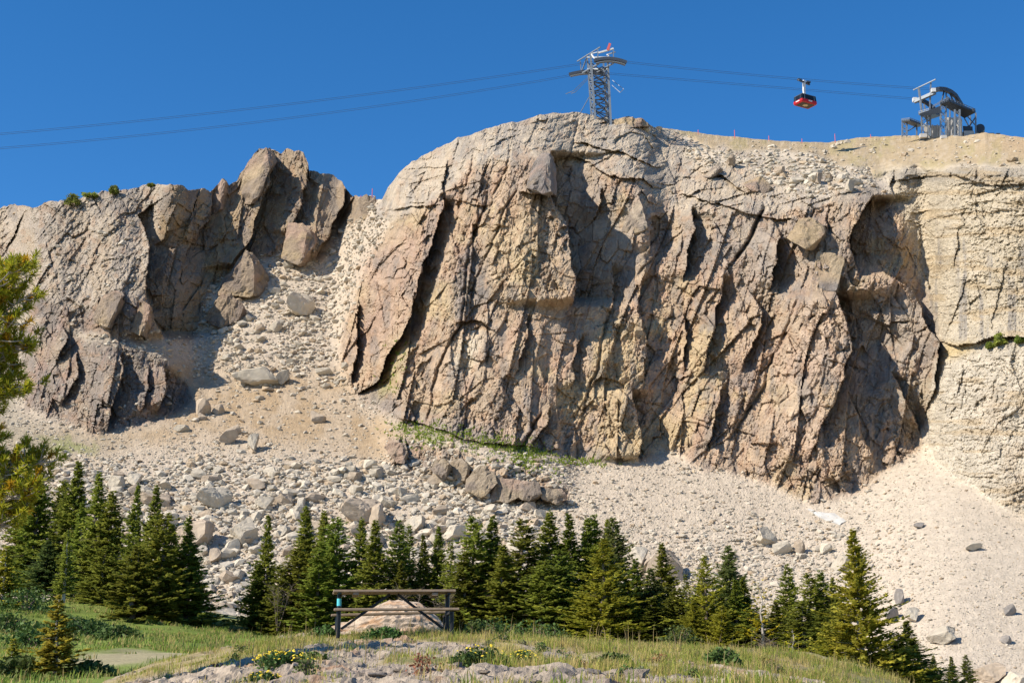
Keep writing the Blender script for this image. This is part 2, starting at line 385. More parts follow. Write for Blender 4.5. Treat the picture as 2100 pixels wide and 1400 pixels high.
crack([(1060,390),(1030,430),(1018,480),(960,610)], 4, 1.6)
crack([(1310,560),(1400,470)], 4, 1.5); crack([(1640,610),(1600,700),(1560,800),(1500,900)], 6, 2)
crack([(1690,500),(1680,590)], 4, 1.5); crack([(1250,640),(1225,760),(1190,860)], 5, 2)
ledge([(1070,388),(1100,395),(1135,400)], 2, 20, 2, 20, 8)
ledge([(930,410),(960,418),(1000,425)], 1, 14, 1.2, 14, 10)
ledge([(1170,320),(1250,358),(1320,372),(1340,385)], 1.6, 20, 1.6, 25)
ledge([(1180,290),(1260,310),(1350,340)], 1.6, 12, 1.4, 16)
ledge([(1450,350),(1490,365),(1530,400)], 2, 12, 2, 16)
ledge([(1400,400),(1500,430),(1600,450),(1700,465)], 1.4, 16, 1.4, 20)
ledge([(800,430),(860,425),(900,420)], 1.2, 20, 1.5, 18)
ledge([(940,660),(985,662),(1010,680)], 1.5, 18, 2.5, 22, 10)
ledge([(830,860),(950,895),(1080,915)], 1.6, 26, 1.0, 12)
# --- right wall
ledge([(1830,375),(1900,362),(1960,358),(2020,380),(2100,372),(2300,380)], 1.0, 34, 1.0, 26)
ledge([(1860,470),(1950,440),(2100,432),(2300,430)], .5, 20, .35, 18)
ledge([(1935,700),(1965,716),(2000,706),(2040,694),(2150,690)], 2.2, 60, 1.6, 30, 30)
edge([(1970,460),(1965,510),(1955,560)], .8, 30, .8, 30, 40); edge([(1835,350),(1828,390),(1826,410)], 1, 12, 3, 12)
crack([(1918,520),(1910,600),(1915,650)], 5, 1.0)
edge([(1975,745),(1965,815)], .5, 40, .6, 30)
edge([(1990,560),(1962,640),(1940,700)], 1.0, 90, .2, 60, 50); edge([(2075,520),(2050,620),(2035,690)], .8, 90, .2, 60, 50); edge([(1890,450),(1880,540),(1915,620)], .8, 40, .6, 50, 50)
crack([(2003,346),(2001,375)], 4, 2); crack([(1950,346),(1948,362)], 4, 2)
B = B - 3*samp(poly([(1850,352),(2420,352),(2420,690),(1935,690),(1862,520)], 24))
# --- left ridge, coves and outcrops
edge([(352,392),(335,410),(288,440),(308,480),(316,510),(305,560),(293,600),(305,650),(335,692)], 6, 120, 20, 170, 14, top=130)
edge([(550,290),(556,350),(535,420),(505,490),(476,550)], 9, 66, 7, 60, 14)
edge([(634,320),(630,370),(606,450),(590,480)], 5, 50, 3, 30, 14)
edge([(708,372),(696,430),(668,490),(640,530)], 6, 66, 5, 50, 14)
edge([(440,384),(430,440),(410,500)], 3, 40, 5, 40); edge([(400,400),(392,470),(380,540)], 3, 40, 4, 36)
edge([(253,600),(240,640),(222,672)], 3.5, 35, 3, 28); edge([(205,610),(195,650)], 2.5, 30, 2.5, 22)
edge([(130,668),(142,690),(120,740)], 4, 40, 4, 40); edge([(256,722),(247,773),(228,843),(212,884)], 6, 55, 5, 35)
edge([(330,752),(336,800),(326,846)], 7, 60, 9, 70); edge([(165,720),(150,780),(130,830)], 3, 40, 3, 25)
edge([(50,430),(35,470),(15,510)], 2, 40, 4, 30); edge([(303,745),(300,800),(285,850)], 2, 25, 2.5, 16)
edge([(835,900),(830,945)], 2, 30, 3, 25); edge([(1010,970),(1000,1020)], 1, 20, 1, 12); edge([(1070,985),(1060,1025)], 1, 20, 1.4, 12)
edge([(950,945),(955,985)], 2, 30, 2.5, 18)
# --- fractured relief
rock = np.clip(samp(mk['cliff'])+samp(mk['dome'])+samp(mk['wall'])+samp(mk['left'])+samp(mk['cove'])+samp(mk['out1'])+samp(mk['out2'])+samp(mk['lowout']), 0, 1)
plat = samp(mk['plat']); scar = samp(mk['scar']); dome = samp(mk['dome']); wall = samp(mk['wall']); left = samp(mk['left'])
rock = rock*(1-plat)*(1-.6*scar)
cliff = np.clip(samp(mk['cliff'])+samp(mk['out1'])+samp(mk['out2'])+samp(mk['cove'])+samp(mk['lowout']), 0, 1)
fm = .12+1.1*sstep(-.2, .3, fbm(UU/70, VV/80, 97, 3)); fm2 = .2+1.0*sstep(-.2, .3, fbm(UU/45, VV/55, 98, 3))
A1 = (2.3*facets(UU, VV, 74, 2.3, 24, 101, .9, .12, .10) + .7*saw(UU, VV, 52, 22, 103, 2.8) + 1.7*facets(UU, VV, 34, 1.8, 16, 111, 1.0, .10, .22) + .5*facets(UU, VV, 30, .55, 18, 115, .8, .1, .25) + .25*fm*saw(UU, VV, 21, 24, 105, 2.2))
A2 = (2.3*facets(UU, VV, 70, 1.8, -14, 301, .9, .12, .10) + .7*saw(UU, VV, 60, 8, 303, 2.2) + 1.7*facets(UU, VV, 32, 1.5, -26, 311, 1.0, .10, .22) + .5*facets(UU, VV, 28, .6, 10, 315, .8, .1, .25) + .3*fm*saw(UU, VV, 24, 12, 305, 1.8))
am = np.clip(.15+.6*sstep(1350, 1600, UU)+.9*fbm(UU/160, VV/160, 313, 2), 0, 1); am = am*am*(3-2*am)
A = (2.4*saw(UU, VV, 118, 13, 109, 2.4) + A1*(1-am) + A2*am
     + fm*(.85*facets(UU, VV, 14, 1.5, 14, 121, 1.1, .1, .25) + .12*saw(UU, VV, 9.5, 18, 107, 2.0)) + fm2*(.42*facets(UU, VV, 7, 1.3, 6, 131, 1.2, .1, .15) + .20*facets(UU, VV, 3.8, 1.2, 0, 133, 1.2, .1, 0)))
Dm = (1.0*facets(UU, VV, 70, 1.0, -18, 141, 1, .3, .25) + .9*facets(UU, VV, 16, 4.0, 75, 151, 1, .25, .2) + .6*saw(UU, VV, 34, 16, 153, 1.8) + .5*facets(UU, VV, 24, 1.2, 15, 161, 1, .2, .2) + .35*facets(UU, VV, 7, 2.6, 70, 171, 1.2, .2, .15) + .16*facets(UU, VV, 3.8, 1.8, 60, 173, 1, .2, 0))
Wl = (1.0*facets(UU, VV, 90, 1.2, 8, 181, .8, .12, .0) + .12*saw(UU, VV, 55, 10, 183, 1.6) + .6*facets(UU, VV, 34, .7, 6, 191, 1.0, .12, .1) + fm*.5*facets(UU, VV, 12, .8, 0, 201, 1.2, .12, .1) + .32*facets(UU, VV, 6, .7, 0, 205, 1.2, .3, 0) + .18*facets(UU, VV, 3.6, .8, 0, 206, 1.2, .3, 0) + .12*saw(UU, VV, 18, 8, 207, 1.2)
      + facets(UU, VV, 10, 5., 84, 209, .6, .2, 0)*(.25+.45*sstep(560, 420, VV)))
Lf = (1.5*facets(UU, VV, 60, 1.2, 35, 211, 1, .3, .2) + 1.1*saw(UU, VV, 40, 35, 213, 1.5) + .8*facets(UU, VV, 24, 1.3, 35, 221, 1, .3, .2) + .6*facets(UU, VV, 11, 1.1, 30, 231, 1.2, .3, .1) + .5*saw(UU, VV, 14, 30, 233, 1.2) + .4*facets(UU, VV, 6, 1, 0, 235, 1.2, .3, 0) + .2*facets(UU, VV, 3.6, 1, 0, 237, 1.2, .3, 0))
Sc = (.7*fbm(UU/60, VV/45, 241, 5) + .35*fbm(UU/14, VV/11, 243, 4) + .14*facets(UU, VV, 9, 1, 0, 243, 1.3, .3, 0) + .16*facets(UU, VV, 4.5, 1, 0, 245, 1.3, .3, 0))
den = cliff*(1-dome)+dome+wall+left+1e-6
mixr = (A*cliff*(1-dome)+1.45*Dm*dome+Wl*wall+Lf*left)/np.maximum(den, 1)
B = B + mixr*(1-plat)*(1-.35*scar) + Sc*(1-rock)*(1+.5*plat)*(.75-.45*sstep(1500, 1900, UU)*(1-plat))
DEPs = smooth_cols(DEP, 55); wp = samp(poly(P_plat, 45))*plat; wp = wp*wp*(3-2*wp); DEP = DEP*(1-wp)+DEPs*wp
DEP2 = DEP - B
ROCK = rock
def surf(u, v):
    """distance of the mountain surface along the ray of a photo pixel"""
    u = float(u); v = float(v)
    j = np.searchsorted(ucol, u)-1; j = int(np.clip(j, 0, NC-2)); fu = (u-ucol[j])/(ucol[j+1]-ucol[j])
    vb = vbot[j]*(1-fu)+vbot[j+1]*fu; vt = vtop[j]*(1-fu)+vtop[j+1]*fu
    t = np.clip((v-vb)/(vt-vb), 0, 1)*(NROW-1); i = int(min(t, NROW-2)); ft = t-i
    return float((DEP2[i, j]*(1-fu)+DEP2[i, j+1]*fu)*(1-ft)+(DEP2[i+1, j]*(1-fu)+DEP2[i+1, j+1]*fu)*ft)
def surf_arr(u, v):
    j = np.clip(np.searchsorted(ucol, u)-1, 0, NC-2); fu = (u-ucol[j])/(ucol[j+1]-ucol[j])
    vb = vbot[j]*(1-fu)+vbot[j+1]*fu; vt = vtop[j]*(1-fu)+vtop[j+1]*fu
    t = np.clip((v-vb)/(vt-vb), 0, 1)*(NROW-1); i = np.minimum(t.astype(int), NROW-2); ft = t-i
    return (DEP2[i, j]*(1-fu)+DEP2[i, j+1]*fu)*(1-ft)+(DEP2[i+1, j]*(1-fu)+DEP2[i+1, j+1]*fu)*ft
# --- colours of the rock itself
def C(*c): return np.array(c)[None, None, :]
def paint(c, m, col): return c*(1-m[..., None]) + np.array(col)[None, None, :]*m[..., None]
n_big = fbm(UU/90, VV/90, 301, 5); n_mid = fbm(UU/28, VV/28, 303, 4); n_st = fbm((UU+VV*.45)/16, VV/110, 305, 4); n_st2 = fbm((UU+VV*.4)/7, VV/60, 307, 3)
n_fine = fbm(UU/7, VV/7, 309, 3)
col = np.ones(UU.shape+(3,))*C(.50, .415, .315)
col = paint(col, sstep(1100, 1900, UU)*.8, (.55, .465, .36))
dirt = samp(poly([(330,730),(480,760),(700,760),(760,830),(900,900),(760,960),(640,920),(400,905),(200,930),(-320,960),(-320,900),(300,860)], 24))*(.55+.45*sstep(-.3, .3, n_mid))
col = paint(col, dirt*.9, (.375, .265, .15))
olive = samp(poly([(-320,600),(100,640),(300,700),(400,770),(330,740),(180,700),(60,680),(40,860),(200,900),(300,900),(150,940),(-320,960)], 20))
col = paint(col, olive*.7, (.31, .27, .195))
cl = np.clip(samp(mk['cliff'])+samp(mk['lowout']), 0, 1)
col = paint(col, cl, (.47, .345, .232))
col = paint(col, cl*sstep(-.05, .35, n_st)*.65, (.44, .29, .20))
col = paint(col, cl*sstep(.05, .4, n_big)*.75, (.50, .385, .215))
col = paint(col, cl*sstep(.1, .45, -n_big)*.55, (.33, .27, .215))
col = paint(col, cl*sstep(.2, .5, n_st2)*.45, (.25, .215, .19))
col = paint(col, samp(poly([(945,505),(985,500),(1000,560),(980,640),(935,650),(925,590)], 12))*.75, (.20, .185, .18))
col = paint(col, samp(poly([(940,690),(985,665),(980,760),(925,780)], 9))*.8, (.62, .53, .39))
col = paint(col, samp(poly([(1040,430),(1110,420),(1150,520),(1160,600),(1080,640),(1000,600)], 24))*.55, (.52, .40, .235))
col = paint(col, samp(poly([(745,520),(890,440),(900,480),(840,640),(770,760),(735,700)], 15))*.5, (.44, .30, .22))
col = paint(col, samp(poly([(1620,670),(1690,600),(1730,660),(1720,800),(1650,940),(1580,860)], 24))*.6, (.50, .38, .285))
col = paint(col, samp(poly([(1740,600),(1900,640),(1920,760),(1880,900),(1780,850)], 24))*.7, (.33, .29, .245))
col = paint(col, samp(poly([(740,800),(850,830),(1080,900),(1300,940),(1200,948),(1080,928),(900,895),(740,830)], 12))*.75, (.27, .24, .215))
col = paint(col, samp(poly([(1140,330),(1420,420),(1600,450),(1740,480),(1740,600),(1600,600),(1400,540),(1200,560)], 30))*.8*(.45+.55*sstep(-.2, .3, n_mid)), (.33, .285, .24))
col = paint(col, dome, (.49, .405, .30)); col = paint(col, dome*sstep(0, .4, n_mid)*.6, (.40, .34, .275))
col = paint(col, dome*sstep(.05, .35, fbm((UU+VV*.3)/8, VV/70, 321, 3))*.5, (.33, .30, .265))
col = paint(col, scar, (.515, .44, .34)); col = paint(col, scar*sstep(-.1, .25, fbm(UU/30, VV/9, 345, 4))*.8, (.37, .31, .24))
col = paint(col, plat, (.41, .315, .19)); col = paint(col, plat*sstep(.0, .4, n_mid)*.6, (.36, .30, .14)); col = paint(col, plat*sstep(.05, .4, n_fine)*.6, (.47, .38, .265))
col = paint(col, plat*samp(poly([(1970,270),(2100,275),(2420,270),(2420,320),(2100,312)], 15))*.6, (.45, .30, .17))
col = paint(col, wall, (.53, .45, .325))
col = paint(col, wall*sstep(640, 780, VV)*.85, (.58, .515, .41))
col = paint(col, wall*sstep(.05, .45, fbm(UU/10, VV/90, 331, 4))*sstep(420, 520, VV)*(1-sstep(680, 760, VV))*.8, (.30, .27, .235))
col = paint(col, wall*samp(poly([(1800,345),(2420,340),(2420,385),(2060,385),(1960,370),(1830,378)], 9))*.85, (.33, .29, .235))
col = paint(col, wall*sstep(.15, .45, fbm(UU/80, VV/12, 333, 4))*.5, (.46, .33, .17))
col = paint(col, samp(poly([(1935,700),(2000,700),(1990,725),(1930,740)], 6))*.6, (.58, .42, .16))
col = paint(col, samp(poly([(2010,800),(2420,760),(2420,1180),(2080,1060)], 30))*.5*sstep(-.2, .3, n_mid), (.50, .385, .26))
col = paint(col, left, (.47, .39, .30)); col = paint(col, left*sstep(0, .4, n_mid)*.5, (.40, .325, .235)); col = paint(col, left*sstep(.1, .4, -n_big)*.5, (.34, .29, .24))
cov = samp(mk['cove']); col = paint(col, cov, (.36, .275, .19)); col = paint(col, cov*sstep(0, .4, n_big)*.8, (.42, .30, .165)); col = paint(col, cov*sstep(.05, .4, n_st)*.6, (.25, .21, .18))
o12 = np.clip(samp(mk['out1'])+samp(mk['out2']), 0, 1)
col = paint(col, o12, (.33, .265, .21)); col = paint(col, o12*sstep(0, .4, n_st)*.6, (.38, .26, .20)); col = paint(col, o12*sstep(.1, .4, n_mid)*.5, (.24, .21, .185))
grn = samp(poly([(800,865),(880,880),(1000,910),(1100,930),(1180,945),(1160,960),(1100,960),(1060,935),(900,915),(840,895)], 9))*sstep(.0, .25, fbm(UU/16, VV/8, 341, 3))
col = paint(col, grn*.45, (.19, .225, .035))
col = paint(col, samp(poly([(770,790),(830,700),(845,700),(800,800),(770,815)], 9))*.6, (.26, .26, .08))
col = paint(col, samp(poly([(60,900),(200,890),(200,935),(40,950)], 15))*sstep(.15, .35, n_mid)*.6, (.20, .24, .05))
n_var = fbm(UU/22, VV/60, 351, 4); n_blk = fbm(UU/12, VV/14, 353, 3)
rk = np.clip(cl+.8*dome+left+cov+o12, 0, 1)*(1-plat)
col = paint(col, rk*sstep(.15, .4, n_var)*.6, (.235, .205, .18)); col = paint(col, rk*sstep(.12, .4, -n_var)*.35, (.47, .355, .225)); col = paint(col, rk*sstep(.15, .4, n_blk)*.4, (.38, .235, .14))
fac = 1 - .10*(1-rk) - .01*cl*(1-dome) - .0*dome*(1-scar) - .13*left - .14*cov - .12*o12 + .03*wall
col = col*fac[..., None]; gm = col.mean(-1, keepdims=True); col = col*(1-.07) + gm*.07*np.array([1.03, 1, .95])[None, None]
XR, TE = ray(UU, VV + vdev[None]*T**14 + vjit[None]*T**60)
XW = XR*DEP2; ZW = TE*DEP2
P3 = np.stack([XW, DEP2, ZW], -1)
# the far side of the skyline falls away behind
backs = []
for dist, drop in ((4, .3), (15, 2.5), (50, 14), (160, 60), (420, 190)):
    s = P3[-1].copy(); k = (s[:, 1]+dist)/s[:, 1]
    s[:, 0] *= k; s[:, 1] += dist; s[:, 2] = s[:, 2]-drop; backs.append(s)
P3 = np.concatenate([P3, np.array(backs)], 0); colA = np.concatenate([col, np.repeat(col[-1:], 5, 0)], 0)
zone = np.where(ROCK > .5, 0, 1); zone = np.where(plat > .5, 2, zone); zone = np.concatenate([zone, np.repeat(zone[-1:], 5, 0)], 0)
NR = P3.shape[0]
idx = np.arange(NR*NC).reshape(NR, NC)
Q = np.stack([idx[:-1, :-1], idx[:-1, 1:], idx[1:, 1:], idx[1:, :-1]], -1).reshape(-1, 4); zq = zone[:-1, :-1].ravel()
PV = P3.reshape(-1, 3); CVv = colA.reshape(-1, 3)
terrain = {}
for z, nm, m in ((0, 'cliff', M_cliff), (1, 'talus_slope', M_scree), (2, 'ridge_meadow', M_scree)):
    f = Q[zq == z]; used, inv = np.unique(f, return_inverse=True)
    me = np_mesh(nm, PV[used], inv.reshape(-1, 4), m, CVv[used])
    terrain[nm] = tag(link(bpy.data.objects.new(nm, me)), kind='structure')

# --- free-standing blocks of the cliff: hulls with their own depth
def hull_block(name, pts, mat, anchor=None, back=9, parent=None, rough=.3):
    au = sum(p[0] for p in pts)/len(pts); av = sum(p[1] for p in pts)/len(pts)
    if anchor is None: anchor = (au, av)
    d = surf(*anchor)
    bm = bmesh.new()
    for (u, v, dd) in pts: bm.verts.new(W(u, v, d+dd))
    for (u, v, dd) in pts: bm.verts.new(W(au+(u-au)*.75, av+(v-av)*.75+6, d+back))
    r = bmesh.ops.convex_hull(bm, input=bm.verts)
    bmesh.ops.delete(bm, geom=list({e for e in r['geom_interior']+r['geom_unused'] if isinstance(e, bmesh.types.BMVert)}), context='VERTS')
    rg_ = np.random.default_rng(int(au*7+av)); cen = Vector(np.mean([v.co[:] for v in bm.verts], 0))
    for _ in range(6):
        n_ = Vector(rg_.normal(size=3)); n_.y = -abs(n_.y)*.8; n_.normalize(); m_ = max((v.co-cen).dot(n_) for v in bm.verts)
        r_ = bmesh.ops.bisect_plane(bm, geom=list(bm.verts)+list(bm.edges)+list(bm.faces), plane_co=cen+n_*m_*rg_.uniform(.90, .985), plane_no=n_, clear_outer=True)
        ed = [g for g in r_['geom_cut'] if isinstance(g, bmesh.types.BMEdge)]
        if ed: bmesh.ops.holes_fill(bm, edges=ed)
    bmesh.ops.triangulate(bm, faces=list(bm.faces))
    for _ in range(3):
        lim = max(.5, .05*max((v.co-cen).length for v in bm.verts)); ed = [e for e in bm.edges if e.calc_length() > lim*1.6]
        if ed: bmesh.ops.subdivide_edges(bm, edges=ed, cuts=1); bmesh.ops.triangulate(bm, faces=list(bm.faces))
    bmesh.ops.triangulate(bm, faces=list(bm.faces))
    bm.normal_update()
    co = np.array([v.co[:] for v in bm.verts]); no = np.array([v.normal[:] for v in bm.verts])
    a = co[:, 0]+co[:, 1]*.7; b = co[:, 2]+co[:, 1]*.3
    h = rough*(1.2*fbm(a/5, b/7, 401, 3) + 1.3*facets(a, b, 3.2, 2, -20, 403) + 1.0*saw(a, -b, 2.6, 20, 407) + .7*facets(a, b, 1.3, 1.5, -20, 405) + .35*facets(a, b, .6, 1.3, -20, 409))
    co = co + no*h[:, None]
    for v, c in zip(bm.verts, co): v.co = c
    me = bpy.data.meshes.new(name); bm.to_mesh(me); bm.free(); me.materials.append(M_cliff)
    cb_ = {M_slab.name: (.295, .23, .165), M_slab_g.name: (.235, .21, .19), M_bould.name: (.41, .34, .26), M_bould_t.name: (.31, .25, .18)}[mat.name]
    cc = np.ones((len(co), 3))*np.array(cb_); n1 = fbm(a/4, b/9, 421, 4); n2 = fbm(a/2+7, b/7, 423, 4); n3 = fbm(a/7+3, b/7, 425, 4)
    for m_, k_ in ((sstep(0, .35, n1)*.6, (.38, .26, .20)), (sstep(.0, .3, n2)*.75, (.20, .165, .14)), (sstep(.1, .4, n3)*.6, (.44, .335, .20))): cc = cc*(1-m_[:, None])+np.array(k_)*m_[:, None]
    at = me.color_attributes.new('Col', 'FLOAT_COLOR', 'POINT'); c4 = np.ones((len(co), 4), np.float32); c4[:, :3] = cc; at.data.foreach_set('color', c4.ravel())
    return link(bpy.data.objects.new(name, me), parent)
CL = terrain['cliff']
hull_block('rock_pinnacle', [(486,418,3),(500,350,3),(522,312,3),(548,302,-2),(560,304,0),(552,350,-5),(520,418,-5),(566,330,5)], M_slab, (530,400), 8, CL, .35)
hull_block('rock_slab', [(590,455,0),(637,462,-6),(648,495,-6),(612,546,-9),(576,530,-4),(584,490,0),(658,505,5),(640,545,5)], M_slab, (610,510), 6, CL)
hull_block('rock_pinnacle', [(430,405,0),(455,364,-2),(463,368,-2),(452,430,-4),(440,440,-2),(424,425,0),(468,420,4)], M_slab, (450,425), 5, CL)
hull_block('rock_slab', [(735,410,1),(752,398,0),(775,408,0),(772,440,-2),(745,450,-1)], M_slab, (755,430), 5, CL)
hull_block('rock_outcrop', [(505,504,-2),(440,605,0),(468,606,-7),(520,608,-8),(562,606,3),(540,545,2),(485,545,-5),(520,540,-6)], M_slab, (505,590), 8, CL, .5)
hull_block('rock_outcrop', [(418,655,0),(440,618,-3),(470,600,-5),(500,625,-6),(488,660,-6),(450,672,-5),(510,650,3)], M_slab, (460,650), 6, CL, .5)
hull_block('rock_slab', [(267,678,-1),(283,625,-2),(292,615,-3),(308,625,-4),(302,660,-5),(292,690,-5),(316,650,3),(305,690,3)], M_slab, (290,660), 5, CL)
hull_block('rock_slab', [(193,655,0),(210,605,-1),(240,592,-3),(252,603,-5),(222,672,-6),(205,668,-4),(258,620,3),(232,676,3)], M_slab, (225,640), 5, CL)
hull_block('rock_slab', [(1072,388,0),(1097,327,-1),(1110,310,-2),(1127,312,-5),(1130,392,-7),(1112,398,-8),(1090,384,-7),(1138,340,3),(1140,400,3)], M_slab_g, (1100,360), 6, CL)
hull_block('rock_slab', [(1612,488,-3),(1640,447,-2),(1660,446,-4),(1685,460,-6),(1692,476,-8),(1655,512,-9),(1640,462,-7),(1703,465,2),(1695,500,2)], M_slab, (1650,500), 5, CL)
hull_block('rock_slab', [(1682,514,0),(1733,525,-3),(1714,598,-3),(1660,592,1),(1742,545,6),(1724,602,6)], M_slab_g, (1690,570), 5, CL)
hull_block('rock_slab', [(1277,474,1),(1305,388,1),(1318,425,-2),(1329,470,-3),(1300,480,-2),(1338,470,4)], M_bould, (1300,460), 4, CL)
hull_block('rock_slab', [(1440,362,0),(1470,336,-1),(1476,345,-3),(1455,366,-4),(1485,352,2)], M_bould, (1455,360), 4, CL)
hull_block('rock_slab', [(1525,375,0),(1560,362,-2),(1585,385,-4),(1575,405,-4),(1540,392,-4),(1590,405,2)], M_slab, (1555,385), 4, CL)
hull_block('rock_outcrop', [(1260,246,0),(1290,240,-1),(1318,243,-1),(1334,258,0),(1300,262,-3),(1265,258,-2)], M_slab, (1295,258), 5, CL)
hull_block('rock_outcrop', [(786,915,0),(800,905,-2),(825,905,-4),(836,925,-4),(828,950,-5),(812,950,-4),(840,940,1)], M_bould_t, (815,945), 4, CL)
hull_block('rock_outcrop', [(878,960,0),(890,940,-2),(915,935,-4),(922,950,-5),(912,982,-5),(895,975,-4),(930,965,1)], M_bould_t, (905,980), 4, CL)
hull_block('rock_outcrop', [(924,945,-1),(945,940,-3),(958,955,-4),(952,985,-4),(930,982,-3),(963,970,2)], M_bould_t, (945,980), 4, CL)
for pts in ([(955,985,0),(985,955,-2),(1015,965,-4),(1020,990,-5),(990,1020,-5),(960,1005,-3)], [(985,1022,-2),(1022,980,-4),(1065,985,-5),(1075,1010,-6),(1040,1030,-6),(1000,1030,-5)],
            [(1068,990,-2),(1105,990,-4),(1112,1012,-5),(1085,1030,-5),(1066,1018,-4)], [(1110,1000,-2),(1150,1005,-3),(1165,1022,-3),(1140,1032,-4),(1112,1022,-4)]):
    hull_block('rock_outcrop', pts, M_bould_t, (pts[3][0], pts[3][1]), 5, CL)

# snow lying in a hollow of the talus
def patch(name, pts, mat, lift=.12):
    bm = bmesh.new(); vs = []
    for u, v in pts: vs.append(bm.verts.new(W(u, v, surf(u, v)-lift)))
    f = bm.faces.new(vs); bmesh.ops.triangulate(bm, faces=[f]); bmesh.ops.subdivide_edges(bm, edges=list(bm.edges), cuts=3, use_grid_fill=True)
    for v in bm.verts: v.co.z += .25*random.random(); v.co.y -= .25*random.random()
    r = bmesh.ops.extrude_face_region(bm, geom=list(bm.faces)); bmesh.ops.translate(bm, verts=[g for g in r['geom'] if isinstance(g, bmesh.types.BMVert)], vec=(0, 1.2, -.8))
    bmesh.ops.recalc_face_normals(bm, faces=list(bm.faces))
    me = bpy.data.meshes.new(name); bm.to_mesh(me); bm.free(); me.materials.append(mat)
    return tag(link(bpy.data.objects.new(name, me)), kind='structure')
patch('snow_patch', [(1655,1043),(1680,1050),(1712,1053),(1735,1068),(1722,1076),(1695,1068),(1672,1056)], M_snow)

# ================================================================ ground: valley floor and knoll
def rbf(ctrl):
    P = np.array([[p.x, p.y] for p in ctrl]); z = np.array([p.z for p in ctrl]); n = len(P)
    def k(d): return np.where(d > 0, d*d*np.log(d+1e-9), 0)
    D = np.linalg.norm(P[:, None]-P[None], axis=-1); sc = D.max(); A_ = np.zeros((n+3, n+3))
    A_[:n, :n] = k(D/sc) + np.eye(n)*1e-4; A_[:n, n] = 1; A_[:n, n+1:] = P/sc; A_[n:, :n] = A_[:n, n:].T
    w = np.linalg.solve(A_, np.concatenate([z, [0, 0, 0]]))
    def f(x, y):
        x = np.asarray(x, float); y = np.asarray(y, float); out = w[n] + w[n+1]*x/sc + w[n+2]*y/sc
        for i in range(n): out = out + w[i]*k(np.hypot(x-P[i, 0], y-P[i, 1])/sc)
        return out
    return f
vc = [W(u, v, d) for u, v, d in ((-250,1235,140),(0,1235,135),(200,1238,130),(330,1300,112),(420,1290,120),(-250,1330,80),(0,1330,80),(200,1325,82),(300,1350,72),(100,1400,58),(300,1405,52),(-200,1420,55),
      (560,1305,125),(760,1308,125),(1000,1312,125),(1300,1322,120),(1550,1350,112),(1750,1418,98),(1870,1420,100),(1990,1418,120),(2110,1415,140),(2300,1415,140),
      (0,1270,230),(500,1285,230),(900,1290,240),(1300,1300,230),(1700,1400,200),(2000,1425,200),(2300,1425,200),
      (0,1310,300),(700,1318,290),(1300,1320,290),(1900,1450,260),(2300,1450,260))]
vc += [Vector((x, 20, -4.5)) for x in (-60, -30, 0, 30, 60)] + [Vector((x, -20, -4)) for x in (-60, 0, 60)]
Gv_ = rbf(vc)
def Gv(x, y): return Gv_(x, y) + .5*fbm(np.asarray(x)/9., np.asarray(y)/9., 501, 4)
xs = np.linspace(-150, 150, 300); ys = np.concatenate([np.linspace(-25, 40, 60), np.linspace(41, 160, 160), np.linspace(162, 330, 60)])
X, Y = np.meshgrid(xs, ys); Z = Gv(X, Y)
nz = fbm(X/6, Y/6, 503, 5); gcol = np.ones(X.shape+(3,))*C(.15, .20, .04)
gcol = paint(gcol, sstep(0, .5, nz)*.7, (.17, .20, .045)); gcol = paint(gcol, sstep(.15, .5, fbm(X/3, Y/3, 505, 4))*.6, (.09, .11, .03))
pw = W(262, 1342, 74)
pathm = sstep(1, .6, np.hypot((X-pw.x)/4.2, (Y-pw.y)/8.5)+.5*fbm(X/1.8, Y/3, 507, 4))
gcol = paint(gcol, pathm*.85, (.33, .28, .18))
gcol = paint(gcol, sstep(125, 170, Y+10*nz)*sstep(-45, -35, X)*.9, (.42, .35, .27)); gcol = paint(gcol, sstep(170, 190, Y+10*nz), (.48, .40, .30))
gcol = paint(gcol, sstep(18, 30, X)*sstep(95, 110, Y)*.8, (.44, .37, .28))
i2 = np.arange(X.size).reshape(X.shape)
me = np_mesh('valley_floor', np.stack([X, Y, Z], -1).reshape(-1, 3), np.stack([i2[:-1, :-1], i2[:-1, 1:], i2[1:, 1:], i2[1:, :-1]], -1).reshape(-1, 4), M_ground, gcol.reshape(-1, 3), True)
tag(link(bpy.data.objects.new('valley_floor', me)), kind='structure')
# far ground to the horizon
MB_ = MB(); MB_.add([(-4000, -4000, -9), (4000, -4000, -9), (4000, 5000, -9), (-4000, 5000, -9)], [(0, 1, 2, 3)])
tag(MB_.build('ground', mat_rock('far_ground', (.30, .26, .17), .02, .2, .2, .3)), kind='structure')

kc = [W(u, v+(11 if v < 1400 else 4), d) for u, v, d in ((60,1470,22),(230,1412,24),(330,1368,26),(400,1340,27.5),(500,1306,29),(600,1296,29.3),(690,1293,29),(800,1294,29),(930,1297,29),(1050,1303,29.5),(1150,1309,30),(1280,1314,30),(1400,1318,30),(1550,1338,29),(1650,1358,28),(1720,1380,27),(1780,1412,26),(1900,1460,25),
      (300,1415,16),(500,1412,14.5),(800,1410,14),(1100,1410,14),(1400,1412,14.5),(1650,1425,16),(350,1385,20),(580,1352,20.5),(800,1350,20),(1050,1350,20),(1300,1355,20.5),(1550,1372,21.5),(1700,1405,21),
      (100,1560,14),(2000,1520,16))]
kc += [Vector((x, 6, -1.25)) for x in (-7, -3, 0, 3, 7)] + [Vector((x, -6, -1.7)) for x in (-8, 0, 8)]
kc += [W(u, 1447, 10) for u in (-100, 300, 700, 1050, 1400, 1800)]
kc += [W(u, 1300, 32.5)-Vector((0, 0, .42)) for u in (450, 700, 930, 1150, 1400, 1650)]
